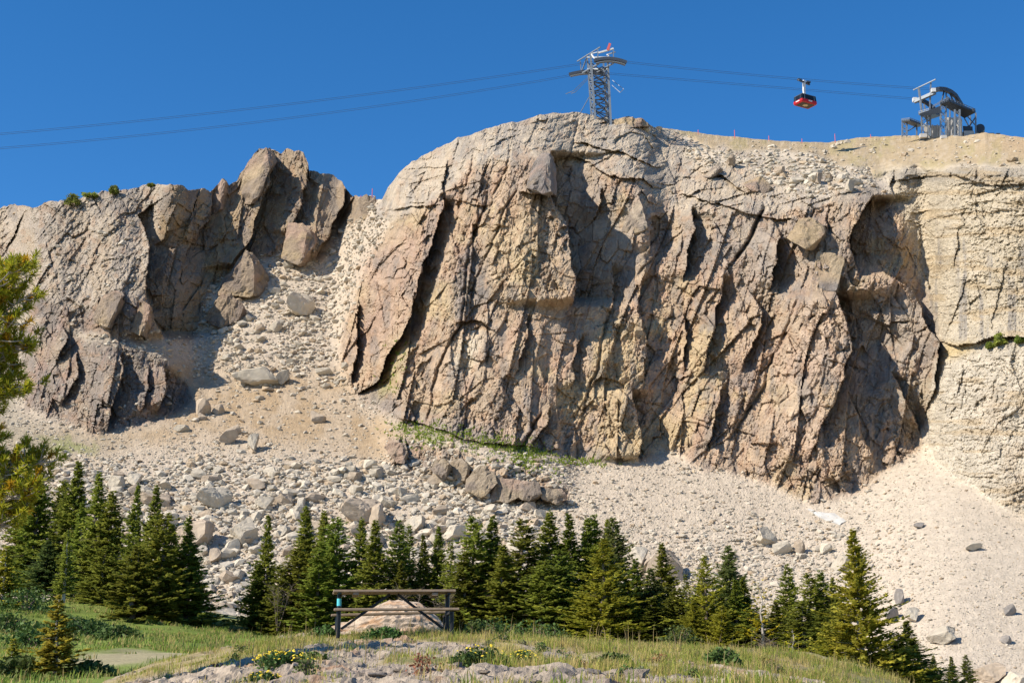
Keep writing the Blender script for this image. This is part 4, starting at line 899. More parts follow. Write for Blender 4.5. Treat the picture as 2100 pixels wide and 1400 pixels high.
trees = [
 (68,925,1205,42,140,'fir1','tall fir tip just right of the yellow pine, leftmost of the left group',LG),
 (40,965,1215,44,143,'fir2','dark fir half hidden behind the yellow pine branches',LG),
 (137,948,1215,46,138,'fir2','tallest dark fir second from left in the left group',LG),
 (112,985,1215,42,144,'fir5','dark fir standing behind the tallest fir of the left group',LG),
 (188,974,1235,42,134,'fir1','narrow pointed fir right of the tallest dark fir on the left',LG),
 (218,1008,1240,44,133,'fir3','green fir close behind the narrow pointed fir of the left group',LG),
 (160,1030,1225,40,136,'fir4','short fir filling the gap between the two tall left firs',LG),
 (256,994,1300,42,128,'fir4','slim fir with bare grey trunk showing low, middle of the left group',LG),
 (294,1000,1305,44,126,'fir1','slim tall fir above the grassy edge, just left of the widest fir',LG),
 (315,1052,1312,66,122,'fir5','widest bushy fir of the left group, in front at its right end',LG),
 (268,1120,1298,48,120,'fir3','low bushy fir in front of the slim firs of the left group',LG),
 (346,1078,1306,48,126,'fir1','fir tucked behind the widest fir on its right',LG),
 (383,1062,1303,50,124,'fir2','rightmost fir of the left group beside the talus gap',LG),
 (390,1140,1300,34,125,'fir3','short fir at the right foot of the left group',LG),
 (205,1120,1250,42,128,'fir5','short dense fir low in the middle of the left group',LG),
 (92,1110,1215,36,132,'blue','short dark fir at the meadow edge left of the pale sapling',LG),
 (5,1122,1250,30,120,'young','pale young fir cut by the left edge of the picture',LG),
 (130,1084,1232,15,100,'thin','thin pale sapling with bare stem standing on the green meadow',LG),
 (112,1222,1425,44,62,'young','bushy young spruce in the lower left foreground meadow',LG),
 (22,1310,1420,34,64,'young','shaded young spruce at the lower left corner',LG),
 (543,1056,1318,36,128,'fir4','narrow brownish fir standing alone left of the table group',CG),
 (522,1150,1315,30,127,'fir3','small fir at the left foot of the narrow brownish fir',CG),
 (575,1160,1318,40,126,'fir5','low green fir right of the narrow brownish fir',CG),
 (626,1040,1318,50,130,'fir2','tallest fir left of the table with pale top',CG),
 (605,1115,1318,50,126,'fir5','broad fir below the tallest fir left of the table',CG),
 (660,1051,1318,46,128,'fir1','second tall fir left of the table',CG),
 (686,1061,1318,50,126,'fir5','dense fir above the left end of the table',CG),
 (648,1125,1318,46,124,'fir3','low fir in front of the two tall firs left of the table',CG),
 (730,1066,1318,40,128,'fir1','dark fir rising behind the left half of the tabletop',CG),
 (766,1069,1312,54,124,'fir2','broad layered fir behind the middle of the table',CG),
 (809,1069,1312,38,126,'fir3','slim fir behind the right half of the table',CG),
 (837,1073,1312,26,128,'thin','very slim fir with open top behind the right half of the table',CG),
 (825,1150,1312,46,123,'fir4','low feathery fir just above the right part of the tabletop',CG),
 (890,1083,1315,36,127,'fir1','fir with double tip above the right end of the table',CG),
 (870,1098,1315,34,126,'fir2','fir pressed against the double tipped fir on its left',CG),
 (920,1108,1315,22,125,'thin','slender dark fir right of the table end',CG),
 (974,1060,1320,56,124,'fir5','big dense fir, first of the wide clump right of the table',CG),
 (1003,1060,1320,52,126,'fir2','big dense fir, second tip of the wide clump right of the table',CG),
 (1068,1066,1320,56,124,'fir5','big spreading fir with rounded open top in the centre clump',CG),
 (1035,1120,1320,56,121,'fir1','dark fir low in front of the centre clump',CG),
 (955,1130,1318,44,122,'fir3','low fir at the left edge of the centre clump',CG),
 (1129,1053,1322,50,126,'fir1','pointed fir with narrow crown just right of the centre clump',CG),
 (1171,1053,1322,48,125,'fir2','pointed fir right of the narrow crowned one near picture centre',CG),
 (1110,1150,1320,52,119,'fir5','low dark fir in front of the pointed centre firs',CG),
 (1150,1130,1320,50,120,'fir5','mid height green fir between the two pointed centre firs',CG),
 (1203,1066,1322,40,126,'fir1','fir tip left of the yellowish pine-like tree',RG_),
 (1221,1056,1322,44,127,'fir3','brownish fir tip behind the yellowish tree',RG_),
 (1249,1070,1322,40,127,'fir1','grey green fir directly behind the yellowish tree',RG_),
 (1271,1066,1322,50,126,'blue','dark fir rising at the right shoulder of the yellowish tree',RG_),
 (1237,1105,1325,74,114,'yellow','wide yellowish green tree with irregular boughs in the middle',RG_),
 (1309,1146,1328,36,118,'fir3','short bluish fir right of the yellowish tree',RG_),
 (1334,1168,1330,40,117,'blue','short dense fir in front of the big tan boulder',RG_),
 (1369,1116,1330,36,119,'fir1','slim fir standing against the big tan boulder',RG_),
 (1290,1190,1330,40,115,'fir2','low green fir at the right foot of the yellowish tree',RG_),
 (1411,1176,1335,18,117,'thin','thin small fir between the boulder fir and the bright green fir',RG_),
 (1454,1139,1340,50,112,'yellow','bright green rounded fir left of the dark bluish fir',RG_),
 (1425,1230,1340,42,110,'spruce','low bright fir below the thin small fir',RG_),
 (1500,1122,1345,44,116,'blue','dark bluish fir with blunt top right of the bright green fir',RG_),
 (1531,1183,1350,42,113,'fir4','fading grey green fir right of the dark bluish fir',RG_),
 (1480,1240,1348,46,108,'yellow','low yellow green fir at the feet of the dark bluish fir',RG_),
 (1567,1188,1362,38,106,'sparse','sparse rusty pine with thin grey trunk',RG_),
 (1623,1158,1365,30,112,'fir3','narrow fir with very long thin tip left of the big spruce',RG_),
 (1674,1176,1372,42,108,'fir5','fir beside a leaning dead stem left of the big spruce',RG_),
 (1698,1170,1375,36,109,'fir3','fir half hidden behind the left boughs of the big spruce',RG_),
 (1720,1186,1378,36,108,'fir2','dull fir touching the left side of the big spruce',RG_),
 (1629,1288,1385,38,92,'sparse','low bushy young pine in the grass left of the big spruce',RG_),
 (1775,1086,1425,88,84,'spruce','biggest sunlit spruce at right with wide yellowish green boughs',RG_),
 (1705,1280,1405,52,86,'spruce','low spruce at the left foot of the biggest spruce',RG_),
 (1850,1300,1420,60,85,'spruce','bushy lower spruce at the right foot of the biggest spruce',RG_),
 (1872,1272,1425,46,88,'fir4','ragged dark fir standing right of the biggest spruce',RG_),
 (1920,1345,1440,20,105,'fir1','first tiny fir right of the ragged dark fir at the bottom edge',RG_),
 (1957,1346,1440,22,105,'fir2','second tiny fir, broadest of the three at the bottom right',RG_),
 (1989,1342,1440,20,105,'fir3','third tiny fir beside the pinkish slab at the bottom right',RG_)]
trees += [
 (1340,1225,1338,44,113,'fir2','low fir in front of the big tan boulder, right of the short dense one',RG_),(1392,1205,1338,40,114,'fir5','low bushy fir between the big tan boulder and the thin small fir',RG_),
 (1437,1195,1342,40,113,'fir1','fir peeping over the left shoulder of the bright green fir',RG_),(1545,1250,1358,48,108,'fir5','bushy low fir between the fading fir and the rusty pine',RG_),
 (1592,1235,1368,40,109,'fir2','low fir just right of the sparse rusty pine',RG_),(1650,1235,1376,46,105,'fir5','low bushy fir at the foot of the leaning dead stem',RG_),
 (1690,1250,1388,48,100,'fir1','fir low between the dead stem and the biggest spruce',RG_),(1512,1190,1348,40,112,'fir2','fir pressed to the right side of the dark bluish fir',RG_),
 (1735,1215,1398,46,98,'fir3','fir directly behind the left boughs of the biggest spruce',RG_)]
for t in trees:
    tree(*t[:6], t[6], {'spruce': 'spruce_tree', 'young': 'young_spruce', 'sparse': 'pine_tree', 'thin': 'fir_sapling'}.get(t[5], 'fir_tree'), t[7])

# leaning dead stem and bare twigs
e = empty('dead_tree', W(1645, 1370, 107)); mb = MB(); mb.tube([(0, 0, 0), (.25, 0, 2.0), (.65, 0, 4.6)], [.05, .04, .012], 6); mb.build('trunk', M_bark_g, e)
mb = MB()
for k in range(14):
    z = random.uniform(.8, 4.2); p = Vector((.14*z, 0, z)); a = random.choice((-1, 1)); mb.tube([p, p+Vector((a*random.uniform(.2, .6), random.uniform(-.2, .2), random.uniform(0, .25)))], [.012, .004], 4)
mb.build('branch', M_bark_g, e); tag(e, 'leaning bare grey dead stem in front of the firs left of the big spruce', 'dead tree')

for i, (u, v, d, w, h, lb) in enumerate(((568,1300,124,2.6,4.6,'bare grey twiggy shrub between the narrow fir and the firs left of the table'),(848,1300,121,3.2,4.6,'bare grey twiggy shrub in front of the firs above the right tabletop'),(905,1300,121,2.2,4.2,'bare grey twigs beside the slender dark fir right of the table'),(1595,1375,102,2.4,2.6,'grey dead brush at the foot of the sparse rusty pine'))):
    e = empty('dead_shrub', W(u, v, d)); rg_ = random.Random(60+i); mb = MB(); tw_ = MB()
    for k in range(9):
        a = rg_.uniform(0, 6.28); q0 = Vector((0, 0, 0)); q1 = Vector((math.cos(a)*w*.25, math.sin(a)*w*.2, h*rg_.uniform(.35, .55))); q2 = Vector((math.cos(a)*w*.5, math.sin(a)*w*.4, h*rg_.uniform(.75, 1.0))); mb.tube([q0, q1, q2], [.035, .02, .006], 4)
        for j in range(14):
            t = rg_.random(); p = q1+(q2-q1)*t; b_ = rg_.uniform(0, 6.28); l = rg_.uniform(.3, .9); tw_.tube([p, p+Vector((math.cos(b_)*l, math.sin(b_)*l, l*rg_.uniform(.1, .9)))], [.014, .005], 3)
    mb.build('stem', M_bark, e); tag(tw_.build('twigs', M_bark, e), kind='stuff'); tag(e, lb, 'shrub', 'bare dead shrubs among the firs')

# small evergreens on the far ridge and the wall
def shrub(u, v, w, h, d, label, mat=M_shrub, n=500, name='shrub', cat='shrub', seed=0, leaf=.12, group=None, flowers=0, z=None, shape=1.0):
    """rounded bush of leaf-sized faces on a few stems; w, h in metres"""
    rg = np.random.default_rng(seed+int(u)); b = W(u, v, d)
    if z is not None: b.z = z
    e = empty(name, b)
    th = rg.uniform(0, 2*math.pi, n); ph = np.arccos(rg.uniform(0, 1, n)); rad = rg.uniform(.35, 1.05, n)**.6
    lob = 1+.25*np.sin(th*3+seed)+.2*np.sin(th*5+2*seed)
    p = np.stack([np.cos(th)*np.sin(ph)*rad*lob*w/2, np.sin(th)*np.sin(ph)*rad*lob*w/2, (np.cos(ph)**shape)*rad*h], 1)
    d1 = rg.normal(size=(n, 3)); d1 /= np.linalg.norm(d1, axis=1)[:, None]; d2 = np.cross(d1, rg.normal(size=(n, 3))); d2 /= np.linalg.norm(d2, axis=1)[:, None]
    l = leaf*rg.uniform(.6, 1.3, n)[:, None]
    V = np.stack([p-d1*l*.6, p+d2*l*.35, p+d1*l*.6, p-d2*l*.35], 1).reshape(-1, 3); i = np.arange(n)*4
    c = np.repeat((.6+.8*rg.random(n))[:, None]*np.array([[1, 1, 1]]), 4, 0)
    link(bpy.data.objects.new('foliage', np_mesh('foliage', V, np.stack([i, i+1, i+2, i+3], 1), mat, c)), e)
    mb = MB()
    for k in range(7):
        a = rg.uniform(0, 6.28); mb.tube([(0, 0, -.05), (math.cos(a)*w*.15, math.sin(a)*w*.15, h*.45), (math.cos(a)*w*.3, math.sin(a)*w*.3, h*.8)], [.02*w+.004, .012*w+.003, .003], 5)
    mb.build('stem', M_bark, e)
    if flowers:
        th = rg.uniform(0, 6.28, flowers); rr = np.sqrt(rg.uniform(0, 1, flowers)); x = np.cos(th)*rr*w*.52; y = np.sin(th)*rr*w*.52; zz = h*np.sqrt(np.clip(1.08-rr**2*.8, 0, 1))*rg.uniform(.9, 1.12, flowers)
        Vf = []; Ff = []
        for k in range(flowers):
            c0 = Vector((x[k], y[k], zz[k])); s = rg.uniform(.010, .019); nn = Vector((rg.normal()*.4, rg.normal()*.4-.4, 1)).normalized(); ax = nn.orthogonal().normalized(); ay = nn.cross(ax)
            b0 = len(Vf); Vf.append(c0+nn*s*.35)
            for q_ in range(6): Vf.append(c0+(ax*math.cos(q_*1.047)+ay*math.sin(q_*1.047))*s)
            Ff += [(b0, b0+1+q_, b0+1+(q_+1) % 6) for q_ in range(6)]
        tag(link(bpy.data.objects.new('flowers', np_mesh('flowers', np.array([v[:] for v in Vf]), np.array(Ff), M_flower)), e), kind='stuff')
    return tag(e, label, cat, group)
for (u, v, wpx, hpx, lb) in ((149,420,34,26,'larger rounded evergreen shrub on the left skyline'),(234,396,20,18,'small pointed evergreen on the left skyline right of the larger one'),(186,403,36,7,'low spreading green mat between the two skyline evergreens'),(310,382,16,6,'tiny green tuft on the left skyline near the crag'),
        (2050,705,26,24,'largest green bush on the ledge of the right wall'),(2092,700,22,14,'green bush at the right edge on the wall ledge'),(2030,712,18,10,'small green tuft left of the largest wall bush')):
    d = surf(u, v+3); shrub(u, v, wpx*PXM(d), hpx*PXM(d), d-1.0, lb, M_fir, 420, 'evergreen_shrub', 'shrub', 3, .7, 'evergreen shrubs on the cliffs')

# ================================================================ foreground pine at the left edge
def pine():
    e = empty('pine_tree', (-9.6, 22.0, float(Gv(-9.6, 22)))); z0 = e.location.z; rg = np.random.default_rng(5)
    tr = MB(); tr.tube([(0, 0, -.3), (.05, 0, 2), (-.05, 0, 4.5), (.05, 0, 7), (.1, 0, 8.2-z0)], [.22, .18, .13, .08, .03], 9); tr.build('trunk', M_bark, e)
    tufts = []; lm = MB()
    def limb(p0, p1, up, rad, nt, spread):
        p0 = Vector(p0); p1 = Vector(p1); pts = [p0+(p1-p0)*t+Vector((0, 0, up*(t*t-t*.2))) for t in (0, .2, .4, .6, .8, 1)]
        lm.tube(pts, [rad*(1-.85*t) for t in (0, .2, .4, .6, .8, 1)], 6)
        for k in range(nt):
            t = rg.uniform(.25, 1.02)**.8; b = p0+(p1-p0)*t+Vector((0, 0, up*(t*t-t*.2)))
            o = Vector(rg.normal(size=3)*spread*(.4+.6*(1-t)+.2)); o.z = abs(o.z)*.8
            q = b+o; lm.tube([b, (b+q)/2-Vector((0, 0, .03)), q], [.014, .010, .006], 4); tufts.append((q, (q-b).normalized()*.6+(p1-p0).normalized()*.4+Vector((0, 0, .5))))
    # (target pixel of the limb tip, distance)
    for (u, v, d, zr, nt, spd) in ((62,570,22,-1.6,34,.20),(20,590,21.5,-1.2,22,.2),(52,640,22.3,-1.3,26,.2),(20,700,21.6,-1.0,30,.24),(45,740,22,-.9,42,.24),(20,800,22.4,-.8,40,.26),(30,830,21.7,-.7,36,.24),(-10,640,22,-.9,20,.25),(-30,760,22,-.8,30,.3),
                                   (75,985,22.4,-.6,46,.26),(60,1040,21.8,-.5,46,.28),(20,1000,22,-.6,40,.3),(50,1075,22.2,-.4,40,.26),(0,1110,21.6,-.2,30,.26),(-20,930,22,-.7,30,.3),(85,1020,22.8,-.4,20,.2)):
        tp = W(u, v, d)-e.location; limb((0, 0, tp.z+zr*.75), tp, .35, .045, int(nt*2.1), spd*1.1)
    lm.build('limb', M_bark_g, e)
    Vs = []; Cs = []
    for p, d in tufts:
        d = d.normalized(); n = 46; base = rg.uniform(.7, 1.25); gold = rg.random() < .14
        for k in range(n):
            a = Vector(rg.normal(size=3)).normalized(); dr = (d*rg.uniform(.15, 1.1)+a*.75).normalized(); s = dr  .orthogonal().normalized()*.0085; q = p+d*rg.uniform(-.10, .03); L = rg.uniform(.08, .14)
            Vs += [q-s, q+s, q+dr*L+s*.5, q+dr*L-s*.5]; c = base*rg.uniform(.65, 1.2); cc = (c*1.35, c*.95, c*.8) if gold else (c*rg.uniform(.75, 1.05), c, c)
            Cs += [cc]*4
    n = len(Vs)//4; i = np.arange(n)*4
    link(bpy.data.objects.new('needles', np_mesh('needles', np.array([v[:] for v in Vs]), np.stack([i, i+1, i+2, i+3], 1), M_pine, np.array(Cs))), e)
    tag(e, 'yellow green pine with golden tufts leaning in from the left edge', 'tree')
pine()

# ================================================================ grass, flowers, bushes
def blades(name, P, H, colr, width, mat, kind_label, cat, seed, lean=.5):
    rg = np.random.default_rng(seed); n = len(P)
    az = rg.uniform(0, 6.28, n); ln = np.abs(rg.normal(0, lean, n)); dx = np.cos(az)*ln*H+.08*H; dy = np.sin(az)*ln*H
    wa = rg.uniform(0, 6.28, n); wx = np.cos(wa)*width; wy = np.sin(wa)*width*.4
    z = np.zeros(n)
    b0 = P+np.stack([-wx, -wy, z-.03], 1); b1 = P+np.stack([wx, wy, z-.03], 1)
    m = P+np.stack([dx*.35, dy*.35, H*.6], 1); m0 = m+np.stack([-wx*.7, -wy*.7, z], 1); m1 = m+np.stack([wx*.7, wy*.7, z], 1); tp = P+np.stack([dx, dy, H*(1-.25*np.minimum(ln, 1.2))], 1)
    V = np.stack([b0, b1, m1, m0, tp], 1).reshape(-1, 3); i = np.arange(n)*5
    o = link(bpy.data.objects.new(name, np_mesh(name, V, [np.stack([i, i+1, i+2, i+3], 1), np.stack([i+3, i+2, i+4], 1)], mat, np.repeat(colr, 5, 0))))
    tag(o, kind_label, cat, kind='stuff'); return o
def tuftfield(n, xr, yr, zf, keep, hmin, hmax, spread, per, palette, seed):
    rg = np.random.default_rng(seed); x = rg.uniform(*xr, n); y = rg.uniform(*yr, n); k = rg.uniform(size=n) < keep(x, y); x, y = x[k], y[k]; n = len(x)
    pal = np.array(palette); ci = pal[rg.integers(0, len(pal), n)]; hh = rg.uniform(hmin, hmax, n)*(.45+.9*sstep(-.35, .4, fbm(x/.9, y/1.3, seed+70, 3)))
    X = np.repeat(x, per)+rg.normal(0, spread, n*per); Y = np.repeat(y, per)+rg.normal(0, spread, n*per); H = np.repeat(hh, per)*rg.uniform(.5, 1.15, n*per)
    c = np.repeat(ci, per, 0)*rg.uniform(.65, 1.3, (n*per, 1)); dry = rg.uniform(size=n*per) < .22; c[dry] = np.array([.50, .38, .14])*rg.uniform(.7, 1.1, (dry.sum(), 1))
    return np.stack([X, Y, zf(X, Y)], 1), H, c
pal_k = [(.36, .34, .075), (.24, .29, .045), (.46, .38, .12), (.18, .24, .035), (.50, .40, .15), (.29, .33, .05)]
def keep_k(x, y):
    lx = x/np.maximum(y, 3)
    return (.25+.75*sstep(-.3, .25, fbm(x/.7, y/1.1, 541, 3)))*(1-rockmask(x, y)*.78)*np.clip(.45+.55*sstep(22, 27, y)+.4*sstep(.0, .15, lx), 0, 1)*sstep(-.28, -.2, lx)
P, H, c = tuftfield(12500, (-8.2, 8.2), (9.5, 30.8), Gk, keep_k, .06, .185, .085, 24, pal_k, 3)
blades('grass', P, H, c, .0055, M_grass, 'dry and green grass tufts covering the knoll around the table', 'grass', 4)
# tall seed stalks
rg = np.random.default_rng(9); n = 260; x = rg.uniform(-6.5, 8, n); y = rg.uniform(20, 30.5, n); P = np.stack([x, y, Gk(x, y)], 1)
blades('grass', P, rg.uniform(.3, .55, n), np.ones((n, 3))*np.array([.42, .31, .14])*rg.uniform(.7, 1.1, (n, 1)), .007, M_grass, 'tall dry seed stalks rising above the knoll grass', 'grass', 6, .15)
def keep_m(x, y):
    return np.clip(.5+1.1*fbm(x/4, y/4, 531, 3), .1, 1)*np.where(np.hypot((x-pw.x)/4.0, (y-pw.y)/8.2)+.5*fbm(x/1.8, y/3, 507, 4) > .95, 1, .12)
P, H, c = tuftfield(9000, (-52, -16), (48, 132), Gv, keep_m, .12, .5, .22, 14, [(.19, .27, .04), (.24, .30, .05), (.14, .20, .035), (.29, .29, .08)], 13)
blades('grass', P, H, c, .03, M_grass, 'lush green meadow grass on the slope at the lower left', 'grass', 14)
# alpine turf below the cliff toe
gu = []; gv = []
for (u0, v0, su_, sv_, n) in ((850,882,30,7,220),(920,897,40,7,260),(1010,912,30,6,200),(1085,935,22,10,330),(1165,945,30,5,120),(1010,930,30,14,60),(1100,960,30,10,60),(1220,948,20,3,50),(800,760,10,22,60),(820,720,8,16,30),(1065,918,12,4,80),(880,905,25,6,60)):
    n = int(n*.5); gu.append(RNG.normal(u0, su_*1.1, n)); gv.append(RNG.normal(v0, sv_*1.3, n)); 
gu = np.concatenate(gu); gv = np.concatenate(gv); gd = surf_arr(gu, gv); a_, b_ = ray(gu, gv); per = 5
P = np.repeat(np.stack([a_*gd, gd, b_*gd], 1), per, 0)+RNG.normal(0, .35, (len(gu)*per, 3))*np.array([1, .6, .3]); P[:, 1] -= .2
blades('alpine_turf', P, RNG.uniform(.25, .8, len(P)), np.array([.20, .26, .03])*RNG.uniform(.6, 1.3, (len(P), 1)), .16, M_grass, 'bright green turf patches along the toe of the main cliff', 'grass', 15, .7)

def kpos(u, d): return W(u, 1300, d).x
def kshrub(u, d, w, h, label, **kw):
    x = kpos(u, d); return shrub(u, 1300, w, h, d, label, z=float(Gk(x, d))-.02, **kw)
FG = 'yellow flowering plants on the knoll'
kshrub(584, 17.2, .74, .21, 'broad yellow flowering bush on the bare ledge left of the table', mat=M_shrub, n=1300, name='flowering_shrub', cat='flowers', seed=2, leaf=.045, group=FG, flowers=130)
kshrub(545, 16.4, .42, .14, 'small yellow flowering clump at the left foot of the broad flowering bush', n=500, name='flowering_shrub', cat='flowers', seed=5, leaf=.045, group=FG, flowers=35)
kshrub(985, 18.0, .75, .26, 'loose yellow flowering plant in the grass right of the table front', n=1000, name='flowering_shrub', cat='flowers', seed=3, leaf=.05, group=FG, flowers=40)
kshrub(1072, 20.0, .42, .20, 'compact yellow flowering clump on pale stony ground near the centre', n=600, name='flowering_shrub', cat='flowers', seed=4, leaf=.045, group=FG, flowers=40)
BG = 'leafy bushes at the knoll edge'
for i, (u, d, w, h, lb) in enumerate(((1020,32,1.3,.75,'dark leafy bush just right of the table at the knoll edge'),(1085,32.5,1.5,.8,'bright leafy bush second right of the table at the knoll edge'),(1130,32,1.0,.6,'lower leafy bush ending the row right of the table'),(790,27.0,.75,.22,'low twiggy plant in front of the table middle'),(668,28.6,.5,.28,'grassy green tuft beside the left table post'),
        (1390,31.5,1.0,.55,'low green bush below the boulder firs on the right'),(975,28,.55,.4,'pale grassy bush right of the table end'),(640,19.2,.5,.22,'dull green plant on the rock right of the broad flowering bush'),(1255,19.5,.6,.22,'green tussock on the gravelly ground right of centre'),(1480,24,.6,.3,'dark leafy plant in the tall grass at right'))):
    kshrub(u, d, w, h, lb, n=900, seed=20+i, leaf=.06, group=BG, name='leafy_bush')
PL = 'low plants on the knoll'
rg_ = random.Random(77); M_red_pl = mat_leaf('reddish_leaves', (.24, .12, .05), .2, .25); M_pale_pl = mat_leaf('pale_leaves', (.20, .22, .10), .2, .25)
for i in range(46):
    u = rg_.uniform(380, 1680); d = rg_.uniform(14.5, 28); x = kpos(u, d); zz = float(Gk(x, d)); vv = 700-F_PX*math.tan(math.atan2(zz, d)-PITCH)
    if vv > 1400: continue
    k = rg_.choice((0, 0, 1, 2)); sz = rg_.uniform(.14, .38)
    shrub(u, 1300, sz, sz*rg_.uniform(.35, .75), d, by_landmark(('low green', 'low reddish', 'low pale')[k]+' plant', u, vv, KL, 1.5), (M_shrub, M_red_pl, M_pale_pl)[k], 170, 'low_plant', 'plant', 90+i, .035, PL, z=zz-.02)
MG = 'bushes on the left meadow'
for i, (u, v, d, w, h, lb) in enumerate(((55,1262,118,5,2.0,'green bush at the top of the meadow left of the sapling'),(150,1265,105,4,1.4,'dull bush on the stony meadow bank below the left firs'),(185,1300,95,3.6,1.3,'low bush on the meadow above the dirt patch'),(65,1325,80,3.4,1.6,'dark bush left of the bushy young spruce'),(185,1372,62,1.8,.9,'small bush right of the bushy young spruce'),(10,1290,95,3.5,1.6,'bush at the left edge of the meadow'),(240,1310,92,3,1.0,'flat bush along the meadow under the widest fir'),(35,1380,62,2.2,1.1,'dark bush in the lower left corner of the meadow'))):
    x = W(u, v, d).x; shrub(u, v, w, h, d, lb, n=1100, seed=40+i, leaf=.22, group=MG, name='meadow_bush', z=float(Gv(x, d))-.1)

# ================================================================ picnic table
def picnic_table():
    p = W(806, 1296, 28.0); e = empty('picnic_table', (p.x, 28.0, W(806, 1296, 28).z), R(8))
    wood = mat_plain('weathered_wood', (.27, .20, .14), .85, 0, .4, 9, .008); blackm = mat_plain('black_steel', (.012, .013, .016), .45, 0, .2)
    tq = mat_plain('turquoise_sticker', (.10, .55, .62), .6, 0, .2)
    L = 2.36; tilt = Matrix.Rotation(R(-.7), 3, 'Y')
    def plank(name, y, z, w, t, l=L, x=0, r=-.7, sag=0):
        mb = MB(); M = Matrix.Rotation(R(r), 3, 'Y'); mb.box((0, 0, 0), (l, w, t)); o = mb.build(name, wood, e, bevel=.008); o.location = (x, y, z); o.rotation_euler = (0, R(r), R(sag)); return o
    for y in (-.30, -.10, .10, .30): plank('tabletop_plank', y, .775+.004*random.random(), .185, .045, L+random.uniform(-.02, .02))
    plank('front_seat_plank', -.72, .40, .24, .045, L+.02, .02); plank('rear_seat_plank', .72, .395, .24, .045, L-.02, -.03, -2.0)
    for x in (-.75, .78):
        mb = MB(); mb.box((0, 0, 0), (.11, .74, .06)); o = mb.build('cleat', wood, e, bevel=.005); o.location = (x, 0, .720)
    def leg(pts, r, name='leg'):
        mb = MB(); mb.tube(pts, r, 10); return mb.build(name, blackm, e, smooth=False)
    zb = -.14
    for s, x in ((-1, -1.06), (1, 1.06)):
        lg = leg([(x, 0, zb), (x, 0, .745)], .042)
        if s < 0:
            mb = MB(); mb.tube([(x, 0, .50), (x, 0, .64)], .0435, 10); mb.build('sticker', tq, lg)
        for y in (-.72, .72): leg([(x+.02*s, y, zb), (x+.02*s, y, .372)], .038, 'seat_post')
        mb = MB(); mb.bar((x, -.78, .352), (x, .78, .352), .05, .04); mb.build('seat_beam', blackm, e)
        mb = MB(); mb.bar((x, -.36, .732), (x, .36, .732), .06, .03); mb.build('top_beam', blackm, e)
        mb = MB(); mb.bar((x*.95, 0, .06), (x*.07, 0, .735), .035, .05); mb.build('brace', blackm, e)
    tag(e, 'weathered wooden picnic table with black metal posts and diagonal braces', 'picnic table')
picnic_table()

# ================================================================ aerial tram: tower, cabin, ropes, station
DT = surf(1236, 248)+.5
def Tp(u, v, dd=0): return W(u, v, DT+dd)
mT = PXM(DT)
tw = empty('tram_tower', Tp(1234, 250)); TB = tw.location.copy()
def rel(p): return p-TB
def bars(name, segs, w, mat, parent, org, one=True):
    mb = MB()
    for a, b in segs: mb.bar(a-org, b-org, w)
    return mb.build(name, mat, parent)
legs = {'A': ((1213,241,6), (1204,112,6)), 'B': ((1221,247,0), (1211,110,0)), 'C': ((1244,240,6), (1237,120,6)), 'D': ((1253,256,0), (1246,118,0))}
def lp(k, t):
    a, b = legs[k]; return Tp(*[a[i]+(b[i]-a[i])*t for i in range(3)])
for k in 'ABCD': bars('leg', [(lp(k, -.04), lp(k, 1))], .62 if k in 'BD' else .5, M_steel, tw, TB)
N_ = 6
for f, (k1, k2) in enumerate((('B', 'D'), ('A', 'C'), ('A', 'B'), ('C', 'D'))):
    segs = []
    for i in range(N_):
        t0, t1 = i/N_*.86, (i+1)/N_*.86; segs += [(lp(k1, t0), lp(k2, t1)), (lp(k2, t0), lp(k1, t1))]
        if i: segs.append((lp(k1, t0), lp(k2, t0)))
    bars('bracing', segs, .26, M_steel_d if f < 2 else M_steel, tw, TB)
def arc(pts, d0, d1, n=14):
    pts = [(float(a), float(b)) for a, b in pts]; us = [p[0] for p in pts]; vs = [p[1] for p in pts]; out = []
    cf = np.polyfit(us, vs, min(2, len(pts)-1))
    for i in range(n+1):
        t = i/n; u = us[0]+(us[-1]-us[0])*t; out.append(Tp(u, float(np.polyval(cf, u)), d0+(d1-d0)*t))
    return out
def beam(name, path, w, h, mat, parent, org):
    mb = MB()
    for a, b in zip(path[:-1], path[1:]): mb.bar(a-org, b-org, w, h)
    return mb.build(name, mat, parent)
beam('rope_saddle', arc([(1218,125),(1250,121),(1285,129)], -4, -4), .9, 1.0, M_steel_d, tw, TB)
beam('rope_saddle', arc([(1167,153),(1200,147),(1240,149)], 8, 8), .9, .8, M_steel_d, tw, TB)
beam('saddle_walkway', arc([(1222,131),(1250,127),(1282,134)], -5, -5), 1.1, .18, M_steel, tw, TB)
beam('saddle_walkway', arc([(1170,157),(1200,152),(1238,154)], 7, 7), 1.1, .18, M_steel, tw, TB)
bars('cross_beam', [(Tp(1194,150,8), Tp(1228,131,-4)), (Tp(1220,151,8), Tp(1258,130,-4)), (Tp(1205,142,4), Tp(1246,142,0)), (Tp(1204,118,6), Tp(1250,118,0))], .42, M_steel, tw, TB)
bars('crane_frame', [(Tp(1184,126,8), Tp(1231,97,-3)), (Tp(1190,126,8), Tp(1192,147,8)), (Tp(1203,119,5), Tp(1193,147,8)), (Tp(1211,111,0), Tp(1228,107,-2)), (Tp(1226,98,-3), Tp(1226,122,-3)), (Tp(1258,102,-4), Tp(1258,122,-4)), (Tp(1246,112,0), Tp(1262,107,-3))], .3, M_steel, tw, TB)
bars('service_boom', [(Tp(1227,109,-3), Tp(1258,100,-3))], .5, M_white, tw, TB)
bars('strut', [(Tp(1213,112,-1), Tp(1221,122,-3)), (Tp(1245,112,-1), Tp(1252,120,-3))], .34, M_white, tw, TB)
